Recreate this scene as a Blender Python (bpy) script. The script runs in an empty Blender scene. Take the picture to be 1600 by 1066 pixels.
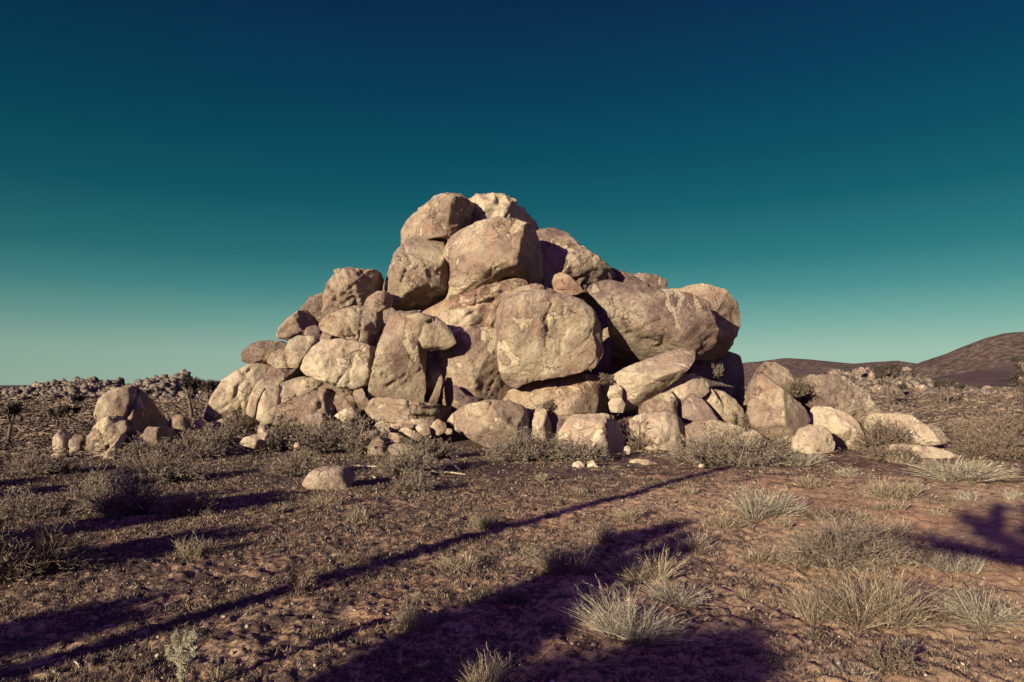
import bpy, math
import numpy as np
from math import radians as rad

rng = np.random.default_rng(7)
scene = bpy.context.scene
col = scene.collection

# ------------------------------------------------------------------ camera
PITCH = math.atan(67 / 1066.7)
CAMZ = 2.6
FPX = 1066.7
cam_d = bpy.data.cameras.new('camera')
cam_d.lens = 24.0
cam_d.sensor_width = 36.0
cam_d.clip_start = 0.05
cam_d.clip_end = 9000
cam = bpy.data.objects.new('camera', cam_d)
col.objects.link(cam)
cam.location = (0, 0, CAMZ)
cam.rotation_euler = (rad(90) + PITCH, 0, 0)
scene.camera = cam

# ------------------------------------------------------------------ light
SUN_AZ = 37.0      # shadows run 37 degrees to the right of the view direction
SUN_EL = 12.5
sun_d = bpy.data.lights.new('sun', 'SUN')
sun_d.energy = 5.0
sun_d.angle = rad(0.5)
sun_d.color = (1.0, 0.90, 0.65)
sun = bpy.data.objects.new('sun', sun_d)
col.objects.link(sun)
sun.rotation_euler = (rad(90 - SUN_EL), 0, rad(-SUN_AZ))
SH = np.array([math.sin(rad(SUN_AZ)), math.cos(rad(SUN_AZ))])      # horizontal shadow direction
TO_SUN = (-SH[0] * math.cos(rad(SUN_EL)), -SH[1] * math.cos(rad(SUN_EL)), math.sin(rad(SUN_EL)))

scene.view_settings.view_transform = 'Standard'
scene.view_settings.look = 'None'
scene.view_settings.gamma = 1.0
scene.view_settings.use_curve_mapping = False
scene.view_settings.exposure = 1.06
scene.cycles.diffuse_bounces = 2
ALB = 0.72          # one scale for every base colour


def lin(r, g, b):
    f = lambda c: (c / 255 / 12.92) if c <= 10.3 else ((c / 255 + 0.055) / 1.055) ** 2.4
    return (f(r), f(g), f(b), 1.0)


world = bpy.data.worlds.new('World')
scene.world = world
world.use_nodes = True
wt = world.node_tree
wt.nodes.clear()


def N(t, typ, **kw):
    n = t.nodes.new(typ)
    for k, v in kw.items():
        setattr(n, k, v)
    return n


wo = N(wt, 'ShaderNodeOutputWorld')
bg = N(wt, 'ShaderNodeBackground')
tc = N(wt, 'ShaderNodeTexCoord')
sx = N(wt, 'ShaderNodeSeparateXYZ')
wt.links.new(tc.outputs['Generated'], sx.inputs[0])
rp = N(wt, 'ShaderNodeValToRGB')
stops = [(0.0, (168, 196, 178)), (0.045, (158, 192, 176)), (0.09, (116, 170, 160)), (0.13, (78, 146, 146)),
         (0.175, (48, 122, 128)), (0.25, (24, 96, 110)), (0.32, (14, 80, 100)), (0.40, (11, 64, 92)),
         (0.50, (13, 46, 81)), (0.68, (27, 46, 128)), (1.0, (52, 46, 156))]  # last stops lie above the frame, raised in violet for shadow fill
el = rp.color_ramp.elements
el[0].position, el[0].color = stops[0][0], lin(*stops[0][1])
el[1].position, el[1].color = stops[-1][0], lin(*stops[-1][1])
for p_, c_ in stops[1:-1]:
    e = el.new(p_)
    e.color = lin(*c_)
wt.links.new(sx.outputs['Z'], rp.inputs[0])
# the sky dims a little away from the antisolar side
dt = N(wt, 'ShaderNodeVectorMath', operation='DOT_PRODUCT')
wt.links.new(tc.outputs['Generated'], dt.inputs[0])
dt.inputs[1].default_value = (SH[0], SH[1], 0)
mr = N(wt, 'ShaderNodeMapRange')
mr.inputs['From Min'].default_value = 0.2
mr.inputs['From Max'].default_value = 1.0
mr.inputs['To Min'].default_value = 0.70
mr.inputs['To Max'].default_value = 1.0
wt.links.new(dt.outputs['Value'], mr.inputs['Value'])
vm = N(wt, 'ShaderNodeVectorMath', operation='SCALE')
wt.links.new(rp.outputs[0], vm.inputs[0])
wt.links.new(mr.outputs[0], vm.inputs['Scale'])
# violet glow added round the sun, behind the camera, to tint shadow fill
d2 = N(wt, 'ShaderNodeVectorMath', operation='DOT_PRODUCT')
wt.links.new(tc.outputs['Generated'], d2.inputs[0])
d2.inputs[1].default_value = TO_SUN
m2 = N(wt, 'ShaderNodeMapRange', interpolation_type='SMOOTHSTEP')
m2.inputs['From Min'].default_value = -0.15
m2.inputs['From Max'].default_value = 1.0
wt.links.new(d2.outputs['Value'], m2.inputs['Value'])
mx = N(wt, 'ShaderNodeMix', data_type='RGBA')
wt.links.new(m2.outputs[0], mx.inputs['Factor'])
wt.links.new(vm.outputs[0], mx.inputs['A'])
mx.inputs['B'].default_value = (0.26, 0.115, 0.64, 1)
wt.links.new(mx.outputs['Result'], bg.inputs['Color'])
bg.inputs['Strength'].default_value = 0.479
wt.links.new(bg.outputs[0], wo.inputs['Surface'])

# ------------------------------------------------------------------ numeric helpers
def _hash(ix, iy, iz, seed):
    h = (ix * 374761393 + iy * 668265263 + iz * 2147483647 + seed * 974634777) & 0xFFFFFFFF
    h = ((h ^ (h >> 13)) * 1274126177) & 0xFFFFFFFF
    h = ((h ^ (h >> 16)) * 2246822519) & 0xFFFFFFFF
    return (h ^ (h >> 15)) & 0xFFFFFFFF


def noise3(P, seed=0):
    P = np.asarray(P, dtype=np.float64)
    i = np.floor(P).astype(np.int64)
    f = P - i
    s = f * f * f * (f * (f * 6 - 15) + 10)
    out = 0
    for dx in (0, 1):
        wx = s[:, 0] if dx else 1 - s[:, 0]
        for dy in (0, 1):
            wy = s[:, 1] if dy else 1 - s[:, 1]
            for dz in (0, 1):
                wz = s[:, 2] if dz else 1 - s[:, 2]
                h = _hash(i[:, 0] + dx, i[:, 1] + dy, i[:, 2] + dz, seed)
                gx = (h & 1023) / 511.5 - 1
                gy = ((h >> 10) & 1023) / 511.5 - 1
                gz = ((h >> 20) & 1023) / 511.5 - 1
                out = out + wx * wy * wz * (gx * (f[:, 0] - dx) + gy * (f[:, 1] - dy) + gz * (f[:, 2] - dz))
    return out * 1.3


def fbm(P, seed=0, o=4, gain=0.5):
    a, t, fq = 1.0, 0, 1.0
    for k in range(o):
        t = t + a * noise3(P * fq, seed + k * 17)
        a *= gain
        fq *= 2.07
    return t


def n2(x, y, f, seed=0, o=1):
    P = np.stack([np.ravel(x) * f, np.ravel(y) * f, np.full(np.size(x), 0.37 + seed)], 1)
    return fbm(P, seed, o).reshape(np.shape(x))


def sst(a, b, x):
    t = np.clip((x - a) / (b - a), 0, 1)
    return t * t * (3 - 2 * t)


def H(x, y):
    """terrain height, smooth part"""
    x = np.asarray(x, float)
    y = np.asarray(y, float)
    m = sst(25.8, 31.0, y) * (1 - sst(40, 50, y)) * sst(-17, -11, x) * (1 - sst(9, 16, x))
    h = 1.15 * m
    far = sst(55, 300, y)
    side = 1 - sst(-60, 90, x)
    h = h - 5.4 * far * side
    r = np.sqrt(x * x + y * y)
    h = h + 0.10 * n2(x, y, 0.16, 3, 2) * sst(2, 8, r)
    h = h + 0.5 * n2(x, y, 0.02, 5, 2) * sst(60, 160, r)
    return h


def ray(px, py):
    x = (px - 800) / FPX
    u = (533 - py) / FPX
    c, s = math.cos(PITCH), math.sin(PITCH)
    return np.array([x, c - u * s, s + u * c])


def at(px, py, D):
    r = ray(px, py)
    return np.array([0, 0, CAMZ]) + r * (D / r[1])


def on_ground(px, py):
    r = ray(px, py)
    ts = np.concatenate([np.linspace(2, 60, 1500), np.geomspace(60, 1500, 800)])
    P = r[None] * (ts / r[1])[:, None]
    d = P[:, 2] + CAMZ - H(P[:, 0], P[:, 1])
    k = np.argmax(d < 0) if (d < 0).any() else len(ts) - 1
    p = P[k]
    return np.array([p[0], p[1], float(H(p[0], p[1]))])


def mesh_obj(name, V, F, mat, parent=None, loc=(0, 0, 0), smooth=False, tone=None):
    """V (n,3) array, F (m,k) int array (k = 3 or 4) or list of such arrays"""
    if not isinstance(F, (list, tuple)):
        F = [F]
    F = [np.asarray(f, dtype=np.int32) for f in F if len(f)]
    me = bpy.data.meshes.new(name)
    V = np.asarray(V, dtype=np.float32)
    me.vertices.add(len(V))
    me.vertices.foreach_set('co', V.ravel())
    loops = np.concatenate([f.ravel() for f in F])
    sizes = np.concatenate([np.full(len(f), f.shape[1]) for f in F])
    me.loops.add(len(loops))
    me.loops.foreach_set('vertex_index', loops)
    me.polygons.add(len(sizes))
    st = np.concatenate([[0], np.cumsum(sizes)[:-1]]).astype(np.int32)
    me.polygons.foreach_set('loop_start', st)
    me.polygons.foreach_set('loop_total', sizes.astype(np.int32))
    if smooth:
        me.polygons.foreach_set('use_smooth', np.ones(len(sizes), dtype=bool))
    me.update(calc_edges=True)
    if tone is not None:
        a = me.attributes.new('tone', 'FLOAT', 'POINT')
        a.data.foreach_set('value', np.asarray(tone, dtype=np.float32))
    me.materials.append(mat)
    o = bpy.data.objects.new(name, me)
    col.objects.link(o)
    o.location = loc
    if parent is not None:
        o.parent = parent
    return o


def tag(o, label=None, cat=None, group=None, kind=None):
    if label:
        o['label'] = label
    if cat:
        o['category'] = cat
    if group:
        o['group'] = group
    if kind:
        o['kind'] = kind
    return o


def empty(name, loc):
    o = bpy.data.objects.new(name, None)
    o.empty_display_size = 0.2
    col.objects.link(o)
    o.location = loc
    return o


# ------------------------------------------------------------------ materials
def new_mat(name, rough=0.95):
    m = bpy.data.materials.new(name)
    m.use_nodes = True
    t = m.node_tree
    b = t.nodes['Principled BSDF']
    b.inputs['Roughness'].default_value = rough
    b.inputs['Specular IOR Level'].default_value = 0.12
    return m, t, b


def noise_node(t, vec, scale, detail=4, roughness=0.5, dist=0.0):
    n = N(t, 'ShaderNodeTexNoise')
    n.inputs['Scale'].default_value = scale
    n.inputs['Detail'].default_value = detail
    n.inputs['Roughness'].default_value = roughness
    n.inputs['Distortion'].default_value = dist
    t.links.new(vec, n.inputs['Vector'])
    return n.outputs['Fac']


def mrange(t, v, a, b, c=0.0, d=1.0, smooth=True):
    m = N(t, 'ShaderNodeMapRange')
    if smooth:
        m.interpolation_type = 'SMOOTHSTEP'
    m.inputs['From Min'].default_value = a
    m.inputs['From Max'].default_value = b
    m.inputs['To Min'].default_value = c
    m.inputs['To Max'].default_value = d
    t.links.new(v, m.inputs['Value'])
    return m.outputs[0]


def math_n(t, op, a, b):
    m = N(t, 'ShaderNodeMath', operation=op)
    for k, v in ((0, a), (1, b)):
        if isinstance(v, (int, float)):
            m.inputs[k].default_value = v
        else:
            t.links.new(v, m.inputs[k])
    return m.outputs[0]


def mix_c(t, f, a, b, blend='MIX'):
    m = N(t, 'ShaderNodeMix', data_type='RGBA', blend_type=blend)
    for key, v in (('Factor', f), ('A', a), ('B', b)):
        s = m.inputs[key]
        if isinstance(v, (int, float)):
            s.default_value = v
        elif isinstance(v, tuple):
            s.default_value = tuple(x * ALB for x in v[:3]) + (1.0,)
        else:
            t.links.new(v, s)
    return m.outputs['Result']


def rock_mat(name, cream, tan, dark, patch=(0.44, 0.56), stain=(0.53, 0.66), orange=0.32, bump=1.0, scale=1.0):
    m, t, b = new_mat(name, 0.92)
    tcn = N(t, 'ShaderNodeTexCoord')
    oi = N(t, 'ShaderNodeObjectInfo')
    off = N(t, 'ShaderNodeVectorMath', operation='ADD')
    sc = N(t, 'ShaderNodeVectorMath', operation='SCALE')
    cb = N(t, 'ShaderNodeCombineXYZ')
    for k in range(3):
        t.links.new(oi.outputs['Random'], cb.inputs[k])
    t.links.new(cb.outputs[0], sc.inputs[0])
    sc.inputs['Scale'].default_value = 63.0
    t.links.new(tcn.outputs['Object'], off.inputs[0])
    t.links.new(sc.outputs[0], off.inputs[1])
    v = off.outputs[0]
    big = noise_node(t, v, 0.42 * scale, 9, 0.62, 0.6)
    mid = noise_node(t, v, 2.1 * scale, 10, 0.72, 0.3)
    fine = noise_node(t, v, 13 * scale, 7, 0.75)
    mp = N(t, 'ShaderNodeMapping')
    mp.inputs['Scale'].default_value = (3.2, 3.2, 0.5)
    t.links.new(v, mp.inputs['Vector'])
    strk = noise_node(t, mp.outputs[0], 0.8 * scale, 6, 0.6, 0.5)
    c = mix_c(t, mrange(t, big, patch[0], patch[1]), cream, tan)
    # darker weathering patina, broken up by the mid noise
    s = math_n(t, 'ADD', math_n(t, 'MULTIPLY', big, 0.45), math_n(t, 'MULTIPLY', mid, 0.55))
    c = mix_c(t, mrange(t, s, stain[0] - 0.03, stain[1] - 0.03, 0, 0.85), c, dark)
    # iron staining
    orn = noise_node(t, v, 0.9 * scale, 5, 0.6, 1.0)
    c = mix_c(t, mrange(t, orn, 0.52, 0.68, 0, orange), c, (0.42, 0.20, 0.10))
    c = mix_c(t, mrange(t, strk, 0.52, 0.68, 0, 0.38), c, dark)
    c = mix_c(t, mrange(t, mid, 0.30, 0.72, 0.35, 0.0), c, dark)
    # dark lichen and mineral speckle
    fn = noise_node(t, v, 0.62 * scale, 7, 0.58, 0.9)
    fresh = mrange(t, fn, 0.595, 0.612)
    c = mix_c(t, math_n(t, 'MULTIPLY', fresh, 0.75), c, tuple(min(0.8, x * 1.16) for x in cream))
    edge = math_n(t, 'MULTIPLY', mrange(t, fn, 0.580, 0.594), mrange(t, fn, 0.610, 0.596))
    c = mix_c(t, math_n(t, 'MULTIPLY', edge, 0.45), c, dark)
    f2 = noise_node(t, v, 5.5 * scale, 8, 0.8, 0.6)
    msk = mrange(t, noise_node(t, v, 0.7 * scale, 3, 0.5), 0.40, 0.58, 0.15, 1.0)
    c = mix_c(t, math_n(t, 'MULTIPLY', mrange(t, f2, 0.50, 0.62, 0, 0.75), msk), c, dark)
    c = mix_c(t, mrange(t, fine, 0.54, 0.64, 0, 0.5), c, (0.12, 0.08, 0.07))
    c = mix_c(t, mrange(t, f2, 0.32, 0.46, 0.55, 0), c, tuple(min(1, x * 1.1) for x in cream))
    # fine joints
    wv = N(t, 'ShaderNodeVectorMath', operation='ADD')
    nz = N(t, 'ShaderNodeTexNoise')
    nz.inputs['Scale'].default_value = 1.1 * scale
    nz.inputs['Detail'].default_value = 5
    t.links.new(v, nz.inputs['Vector'])
    sc2 = N(t, 'ShaderNodeVectorMath', operation='SCALE')
    t.links.new(nz.outputs['Color'], sc2.inputs[0])
    sc2.inputs['Scale'].default_value = 2.6
    t.links.new(v, wv.inputs[0])
    t.links.new(sc2.outputs[0], wv.inputs[1])
    vo = N(t, 'ShaderNodeTexVoronoi', feature='DISTANCE_TO_EDGE')
    vo.inputs['Scale'].default_value = 0.4 * scale
    t.links.new(wv.outputs[0], vo.inputs['Vector'])
    line = mrange(t, vo.outputs['Distance'], 0.0, 0.018, 1, 0)
    line = math_n(t, 'MULTIPLY', line, mrange(t, noise_node(t, v, 0.9 * scale, 3), 0.54, 0.60))
    c = mix_c(t, math_n(t, 'MULTIPLY', line, 0.6), c, (0.06, 0.04, 0.04))
    t.links.new(c, b.inputs['Base Color'])
    hgt = math_n(t, 'ADD', math_n(t, 'MULTIPLY', mid, 0.75), math_n(t, 'ADD', math_n(t, 'MULTIPLY', f2, 0.28), math_n(t, 'MULTIPLY', fine, 0.16)))
    hgt = math_n(t, 'SUBTRACT', hgt, math_n(t, 'MULTIPLY', line, 0.35))
    hgt = math_n(t, 'SUBTRACT', hgt, math_n(t, 'MULTIPLY', fresh, 0.18))
    pit = N(t, 'ShaderNodeTexVoronoi')
    pit.inputs['Scale'].default_value = 3.5 * scale
    t.links.new(wv.outputs[0], pit.inputs['Vector'])
    hgt = math_n(t, 'SUBTRACT', hgt, mrange(t, pit.outputs['Distance'], 0.05, 0.28, 0.16, 0))
    bp = N(t, 'ShaderNodeBump')
    bp.inputs['Strength'].default_value = 0.8 * bump
    bp.inputs['Distance'].default_value = 0.38 / scale ** 0.5
    t.links.new(hgt, bp.inputs['Height'])
    t.links.new(bp.outputs[0], b.inputs['Normal'])
    return m


M = {}
M['warm'] = rock_mat('granite_warm', (0.60, 0.485, 0.33), (0.43, 0.305, 0.22), (0.17, 0.11, 0.095), patch=(0.38, 0.56))
M['brown'] = rock_mat('granite_brown', (0.57, 0.455, 0.32), (0.41, 0.29, 0.215), (0.16, 0.10, 0.095), patch=(0.38, 0.58), stain=(0.49, 0.63), bump=1.3)
M['pale'] = rock_mat('granite_pale', (0.61, 0.50, 0.35), (0.47, 0.345, 0.245), (0.22, 0.145, 0.12), patch=(0.42, 0.62), stain=(0.54, 0.68), orange=0.15, bump=0.7)
M['orange'] = rock_mat('granite_orange', (0.58, 0.44, 0.30), (0.44, 0.28, 0.19), (0.18, 0.10, 0.085), orange=0.5)
M['purple'] = rock_mat('granite_purple_shade', (0.42, 0.31, 0.24), (0.29, 0.20, 0.165), (0.12, 0.075, 0.08), orange=0.1)  # purplish granite; on the shadowed rocks its dark tone stands in for shade
M['small'] = rock_mat('stone_pale', (0.68, 0.56, 0.40), (0.45, 0.32, 0.22), (0.2, 0.13, 0.11), bump=0.6, scale=2.2)


def ground_mat():
    m, t, b = new_mat('desert_sand', 0.97)
    g = N(t, 'ShaderNodeNewGeometry')
    v = g.outputs['Position']
    sp = N(t, 'ShaderNodeSeparateXYZ')
    t.links.new(v, sp.inputs[0])
    big = noise_node(t, v, 0.22, 5, 0.6, 0.4)
    mid = noise_node(t, v, 1.6, 8, 0.72, 0.5)
    fine = noise_node(t, v, 9, 8, 0.8, 0.3)
    gr = noise_node(t, v, 45, 6, 0.8)
    c = mix_c(t, mrange(t, big, 0.4, 0.62), (0.61, 0.38, 0.215), (0.60, 0.32, 0.17))
    c = mix_c(t, mrange(t, gr, 0.35, 0.7, 0.0, 0.5), c, (0.74, 0.56, 0.37))
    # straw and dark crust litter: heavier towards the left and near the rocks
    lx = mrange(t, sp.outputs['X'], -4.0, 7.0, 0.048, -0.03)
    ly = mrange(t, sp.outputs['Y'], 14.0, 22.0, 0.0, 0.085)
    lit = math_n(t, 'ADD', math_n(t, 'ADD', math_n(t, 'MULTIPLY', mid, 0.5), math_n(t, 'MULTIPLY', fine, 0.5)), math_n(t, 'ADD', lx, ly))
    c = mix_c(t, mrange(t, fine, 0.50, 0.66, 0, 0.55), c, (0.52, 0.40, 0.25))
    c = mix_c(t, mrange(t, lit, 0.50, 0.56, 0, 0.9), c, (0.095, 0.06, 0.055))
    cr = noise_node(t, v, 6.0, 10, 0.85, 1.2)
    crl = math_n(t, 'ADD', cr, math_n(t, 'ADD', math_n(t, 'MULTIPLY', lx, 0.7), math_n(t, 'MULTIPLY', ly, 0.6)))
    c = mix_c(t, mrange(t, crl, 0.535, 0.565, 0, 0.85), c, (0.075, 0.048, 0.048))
    # far plain: dry grass and dark scrub in bands
    far = mrange(t, sp.outputs['Y'], 38, 70)
    mp = N(t, 'ShaderNodeMapping')
    mp.inputs['Scale'].default_value = (0.05, 0.16, 1)
    t.links.new(v, mp.inputs['Vector'])
    fb = noise_node(t, mp.outputs[0], 1.0, 8, 0.75, 0.5)
    fc = mix_c(t, mrange(t, fb, 0.42, 0.56), (0.42, 0.31, 0.215), (0.10, 0.07, 0.065))
    fc = mix_c(t, mrange(t, sp.outputs['X'], 10, -30, 0, 0.7), fc, (0.13, 0.095, 0.08))
    c = mix_c(t, math_n(t, 'MULTIPLY', far, 0.9), c, fc)
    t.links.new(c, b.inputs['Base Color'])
    h = math_n(t, 'ADD', math_n(t, 'MULTIPLY', mid, 0.4), math_n(t, 'ADD', math_n(t, 'MULTIPLY', fine, 0.30), math_n(t, 'MULTIPLY', gr, 0.07)))
    bp = N(t, 'ShaderNodeBump')
    bp.inputs['Strength'].default_value = 1.0
    bp.inputs['Distance'].default_value = 0.16
    t.links.new(h, bp.inputs['Height'])
    t.links.new(bp.outputs[0], b.inputs['Normal'])
    return m


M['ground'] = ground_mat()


def tone_mat(name, a, b_, c=None, trans=0.0):
    m, t, b = new_mat(name, 0.85)
    at_ = N(t, 'ShaderNodeAttribute', attribute_name='tone')
    r = N(t, 'ShaderNodeValToRGB')
    e = r.color_ramp.elements
    a, b_ = tuple(x * ALB for x in a), tuple(x * ALB for x in b_)
    e[0].color = a + (1,)
    e[1].color = b_ + (1,)
    if c:
        k = e.new(0.55)
        k.color = tuple(x * ALB for x in c) + (1,)
    t.links.new(at_.outputs['Fac'], r.inputs[0])
    t.links.new(r.outputs[0], b.inputs['Base Color'])
    return m


M['straw'] = tone_mat('dry_straw', (0.11, 0.075, 0.06), (0.66, 0.54, 0.36), (0.34, 0.26, 0.17))
M['greystraw'] = tone_mat('grey_straw', (0.14, 0.11, 0.09), (0.70, 0.63, 0.46), (0.38, 0.32, 0.23))
M['twig'] = tone_mat('brown_twigs', (0.09, 0.06, 0.05), (0.36, 0.26, 0.18), (0.21, 0.15, 0.11))
M['greytwig'] = tone_mat('grey_twigs', (0.09, 0.065, 0.06), (0.44, 0.35, 0.26), (0.22, 0.165, 0.125))
M['leafgrey'] = tone_mat('grey_green_leaves', (0.085, 0.062, 0.055), (0.42, 0.34, 0.25), (0.20, 0.155, 0.12))
M['leafdark'] = tone_mat('dark_leaves', (0.05, 0.04, 0.035), (0.22, 0.17, 0.12), (0.12, 0.09, 0.065))
M['litter'] = tone_mat('ground_litter', (0.07, 0.045, 0.04), (0.56, 0.43, 0.27), (0.22, 0.15, 0.11))
M['scrub'] = tone_mat('plain_scrub', (0.07, 0.05, 0.045), (0.30, 0.23, 0.16), (0.13, 0.095, 0.075))
M['joshua'] = tone_mat('joshua_leaves', (0.035, 0.028, 0.025), (0.17, 0.135, 0.095), (0.07, 0.055, 0.045))
M['cholla'] = tone_mat('cholla_spines', (0.26, 0.22, 0.15), (0.78, 0.72, 0.56), (0.50, 0.45, 0.33))


def simple_mat(name, c1, c2, scale, bump=0.3, dist=0.02, rough=0.95):
    m, t, b = new_mat(name, rough)
    tcn = N(t, 'ShaderNodeTexCoord')
    n = noise_node(t, tcn.outputs['Object'], scale, 8, 0.7, 0.3)
    c = mix_c(t, mrange(t, n, 0.35, 0.65), c1, c2)
    t.links.new(c, b.inputs['Base Color'])
    bp = N(t, 'ShaderNodeBump')
    bp.inputs['Strength'].default_value = bump
    bp.inputs['Distance'].default_value = dist
    t.links.new(n, bp.inputs['Height'])
    t.links.new(bp.outputs[0], b.inputs['Normal'])
    return m


M['bark'] = simple_mat('joshua_bark', (0.09, 0.065, 0.055), (0.19, 0.14, 0.11), 7, 0.8)
M['deadwood'] = simple_mat('bleached_wood', (0.60, 0.50, 0.36), (0.40, 0.31, 0.22), 9, 0.4)
M['farrock'] = simple_mat('far_granite', (0.085, 0.062, 0.06), (0.34, 0.265, 0.19), 0.5, 1.0, 0.8)
M['hill'] = simple_mat('hillside_scrub', (0.09, 0.06, 0.058), (0.29, 0.20, 0.15), 0.13, 1.0, 9.0)
M['bajada'] = simple_mat('lower_slope_scrub', (0.085, 0.052, 0.055), (0.15, 0.095, 0.08), 0.05, 1.0, 2.0)


# ------------------------------------------------------------------ terrain
def build_ground():
    a_f = np.linspace(-48, 48, 640)
    a_b = np.linspace(48, 312, 150)[1:-1]
    ang = np.radians(np.concatenate([a_f, a_b]))
    r = np.concatenate([np.linspace(0.05, 3.5, 16), np.geomspace(3.6, 70, 480), np.geomspace(72, 5500, 110)])
    A, R_ = np.meshgrid(ang, r)
    X, Y = R_ * np.sin(A), R_ * np.cos(A)
    Z = H(X, Y)
    fade = 1 - sst(30, 75, R_)
    big = n2(X, Y, 0.9, 11, 2) * 0.035
    lump = np.abs(n2(X, Y, 2.6, 12, 2)) * 0.05
    fine = n2(X, Y, 8.5, 13, 2) * 0.034
    Z = Z + (big + lump + fine) * fade
    na, nr = len(ang), len(r)
    V = np.stack([X.ravel(), Y.ravel(), Z.ravel()], 1)
    i, j = np.meshgrid(np.arange(nr - 1), np.arange(na), indexing='ij')
    jn = (j + 1) % na
    F = np.stack([i * na + j, i * na + jn, (i + 1) * na + jn, (i + 1) * na + j], -1).reshape(-1, 4)
    # winding: make normals point up
    F = F[:, ::-1]
    V = np.vstack([V, [[0, 0, Z[0].mean()]]])
    c = len(V) - 1
    j = np.arange(na)
    T = np.stack([np.full(na, c), (j + 1) % na, j], 1)
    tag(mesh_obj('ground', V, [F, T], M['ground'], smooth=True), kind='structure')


build_ground()


def build_hill(name, prof, D, depth, mat, seed, rough=0.12, foot=0.0, nx=320, ny=70):
    px = np.array([p[0] for p in prof], float)
    py = np.array([p[1] for p in prof], float)
    xs = np.linspace(px[0], px[-1], nx)
    top = np.interp(xs, px, py)
    zc = CAMZ + (600 - top) / FPX * D
    X0 = (xs - 800) / FPX * D
    t = np.linspace(0, 2, ny)
    V = []
    hmax = max(zc.max(), 5)
    for tt in t:
        yy = D - depth + depth * tt
        s = 1 - abs(1 - tt)
        prof_s = s ** 1.25
        nn = fbm(np.stack([X0 / (depth * 0.35), np.full(nx, yy / (depth * 0.6)), np.full(nx, seed)], 1), seed, 5, 0.55)
        gul = 1 - np.abs(nn) * 1.6
        z = foot + (zc - foot) * prof_s + (gul - 0.75) * rough * hmax * (4 * s * (1 - s) + 0.08)
        e = sst(0, 0.12, (xs - px[0]) / (px[-1] - px[0])) if False else 1
        V.append(np.stack([X0, np.full(nx, yy), z * e], 1))
    V = np.vstack(V)
    i, j = np.meshgrid(np.arange(ny - 1), np.arange(nx - 1), indexing='ij')
    F = np.stack([i * nx + j, i * nx + j + 1, (i + 1) * nx + j + 1, (i + 1) * nx + j], -1).reshape(-1, 4)
    return tag(mesh_obj(name, V, F, mat, smooth=True), kind='structure')


build_hill('hill', [(1060, 606), (1120, 585), (1165, 566), (1190, 564), (1225, 559), (1262, 561), (1290, 564), (1330, 568),
                    (1365, 565), (1400, 563), (1425, 567), (1450, 573), (1520, 590), (1580, 606)], 1150, 420, M['hill'], 21, 0.10, foot=-3)
build_hill('hill', [(1395, 604), (1440, 573), (1465, 565), (1490, 556), (1515, 541), (1545, 527), (1575, 519), (1600, 517),
                    (1680, 512), (1780, 525), (1900, 555), (2050, 606)], 850, 380, M['hill'], 22, 0.06, foot=-2)
build_hill('lower_slope', [(1330, 603), (1420, 596), (1475, 588), (1530, 579), (1600, 568), (1700, 556), (1850, 560), (2050, 604)],
           520, 170, M['bajada'], 23, 0.03, foot=-1)
build_hill('hill', [(-500, 612), (-200, 604), (-60, 607), (20, 606), (90, 611), (200, 618)], 900, 300, M['hill'], 24, 0.08, foot=-9)
build_hill('ridge', [(-260, 612), (-80, 603), (0, 609), (20, 610), (45, 610), (62, 606), (80, 599), (100, 595), (112, 599), (128, 594), (150, 591), (165, 597), (178, 593), (192, 598), (206, 605), (222, 601), (240, 594), (256, 591), (268, 597), (280, 589), (290, 587), (302, 597),
         (330, 603), (420, 608), (560, 615), (700, 620)], 310, 55, M['bajada'], 25, 0.01, foot=-5.6)
build_hill('mound', [(1235, 604), (1270, 592), (1300, 585), (1330, 582), (1350, 578), (1375, 580), (1400, 583), (1425, 588), (1450, 598), (1490, 606)],
           170, 28, M['bajada'], 26, 0.01, foot=-0.6, nx=120, ny=30)

# ------------------------------------------------------------------ rocks
def poly_centroid(P):
    x, y = P[:, 0], P[:, 1]
    x1, y1 = np.roll(x, -1), np.roll(y, -1)
    c = x * y1 - x1 * y
    A = c.sum() / 2
    return np.array([((x + x1) * c).sum() / (6 * A), ((y + y1) * c).sum() / (6 * A)])


def radial(P, n=360):
    th = np.arange(n) / n * 2 * np.pi
    E = np.stack([np.cos(th), np.sin(th)], 1)
    A, B = P, np.roll(P, -1, 0)
    R_ = np.zeros(n)
    for a, b in zip(A, B):
        d = b - a
        den = E[:, 0] * d[1] - E[:, 1] * d[0]
        den = np.where(abs(den) < 1e-9, 1e-9, den)
        t = (a[0] * d[1] - a[1] * d[0]) / den
        s = (a[0] * E[:, 1] - a[1] * E[:, 0]) / den
        ok = (t > 0) & (s >= -1e-6) & (s <= 1 + 1e-6)
        R_ = np.where(ok & (t > R_), t, R_)
    bad = R_ <= 0
    if bad.any():
        R_[bad] = np.interp(th[bad], th[~bad], R_[~bad])
    return th, R_


_cube_cache = {}


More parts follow.
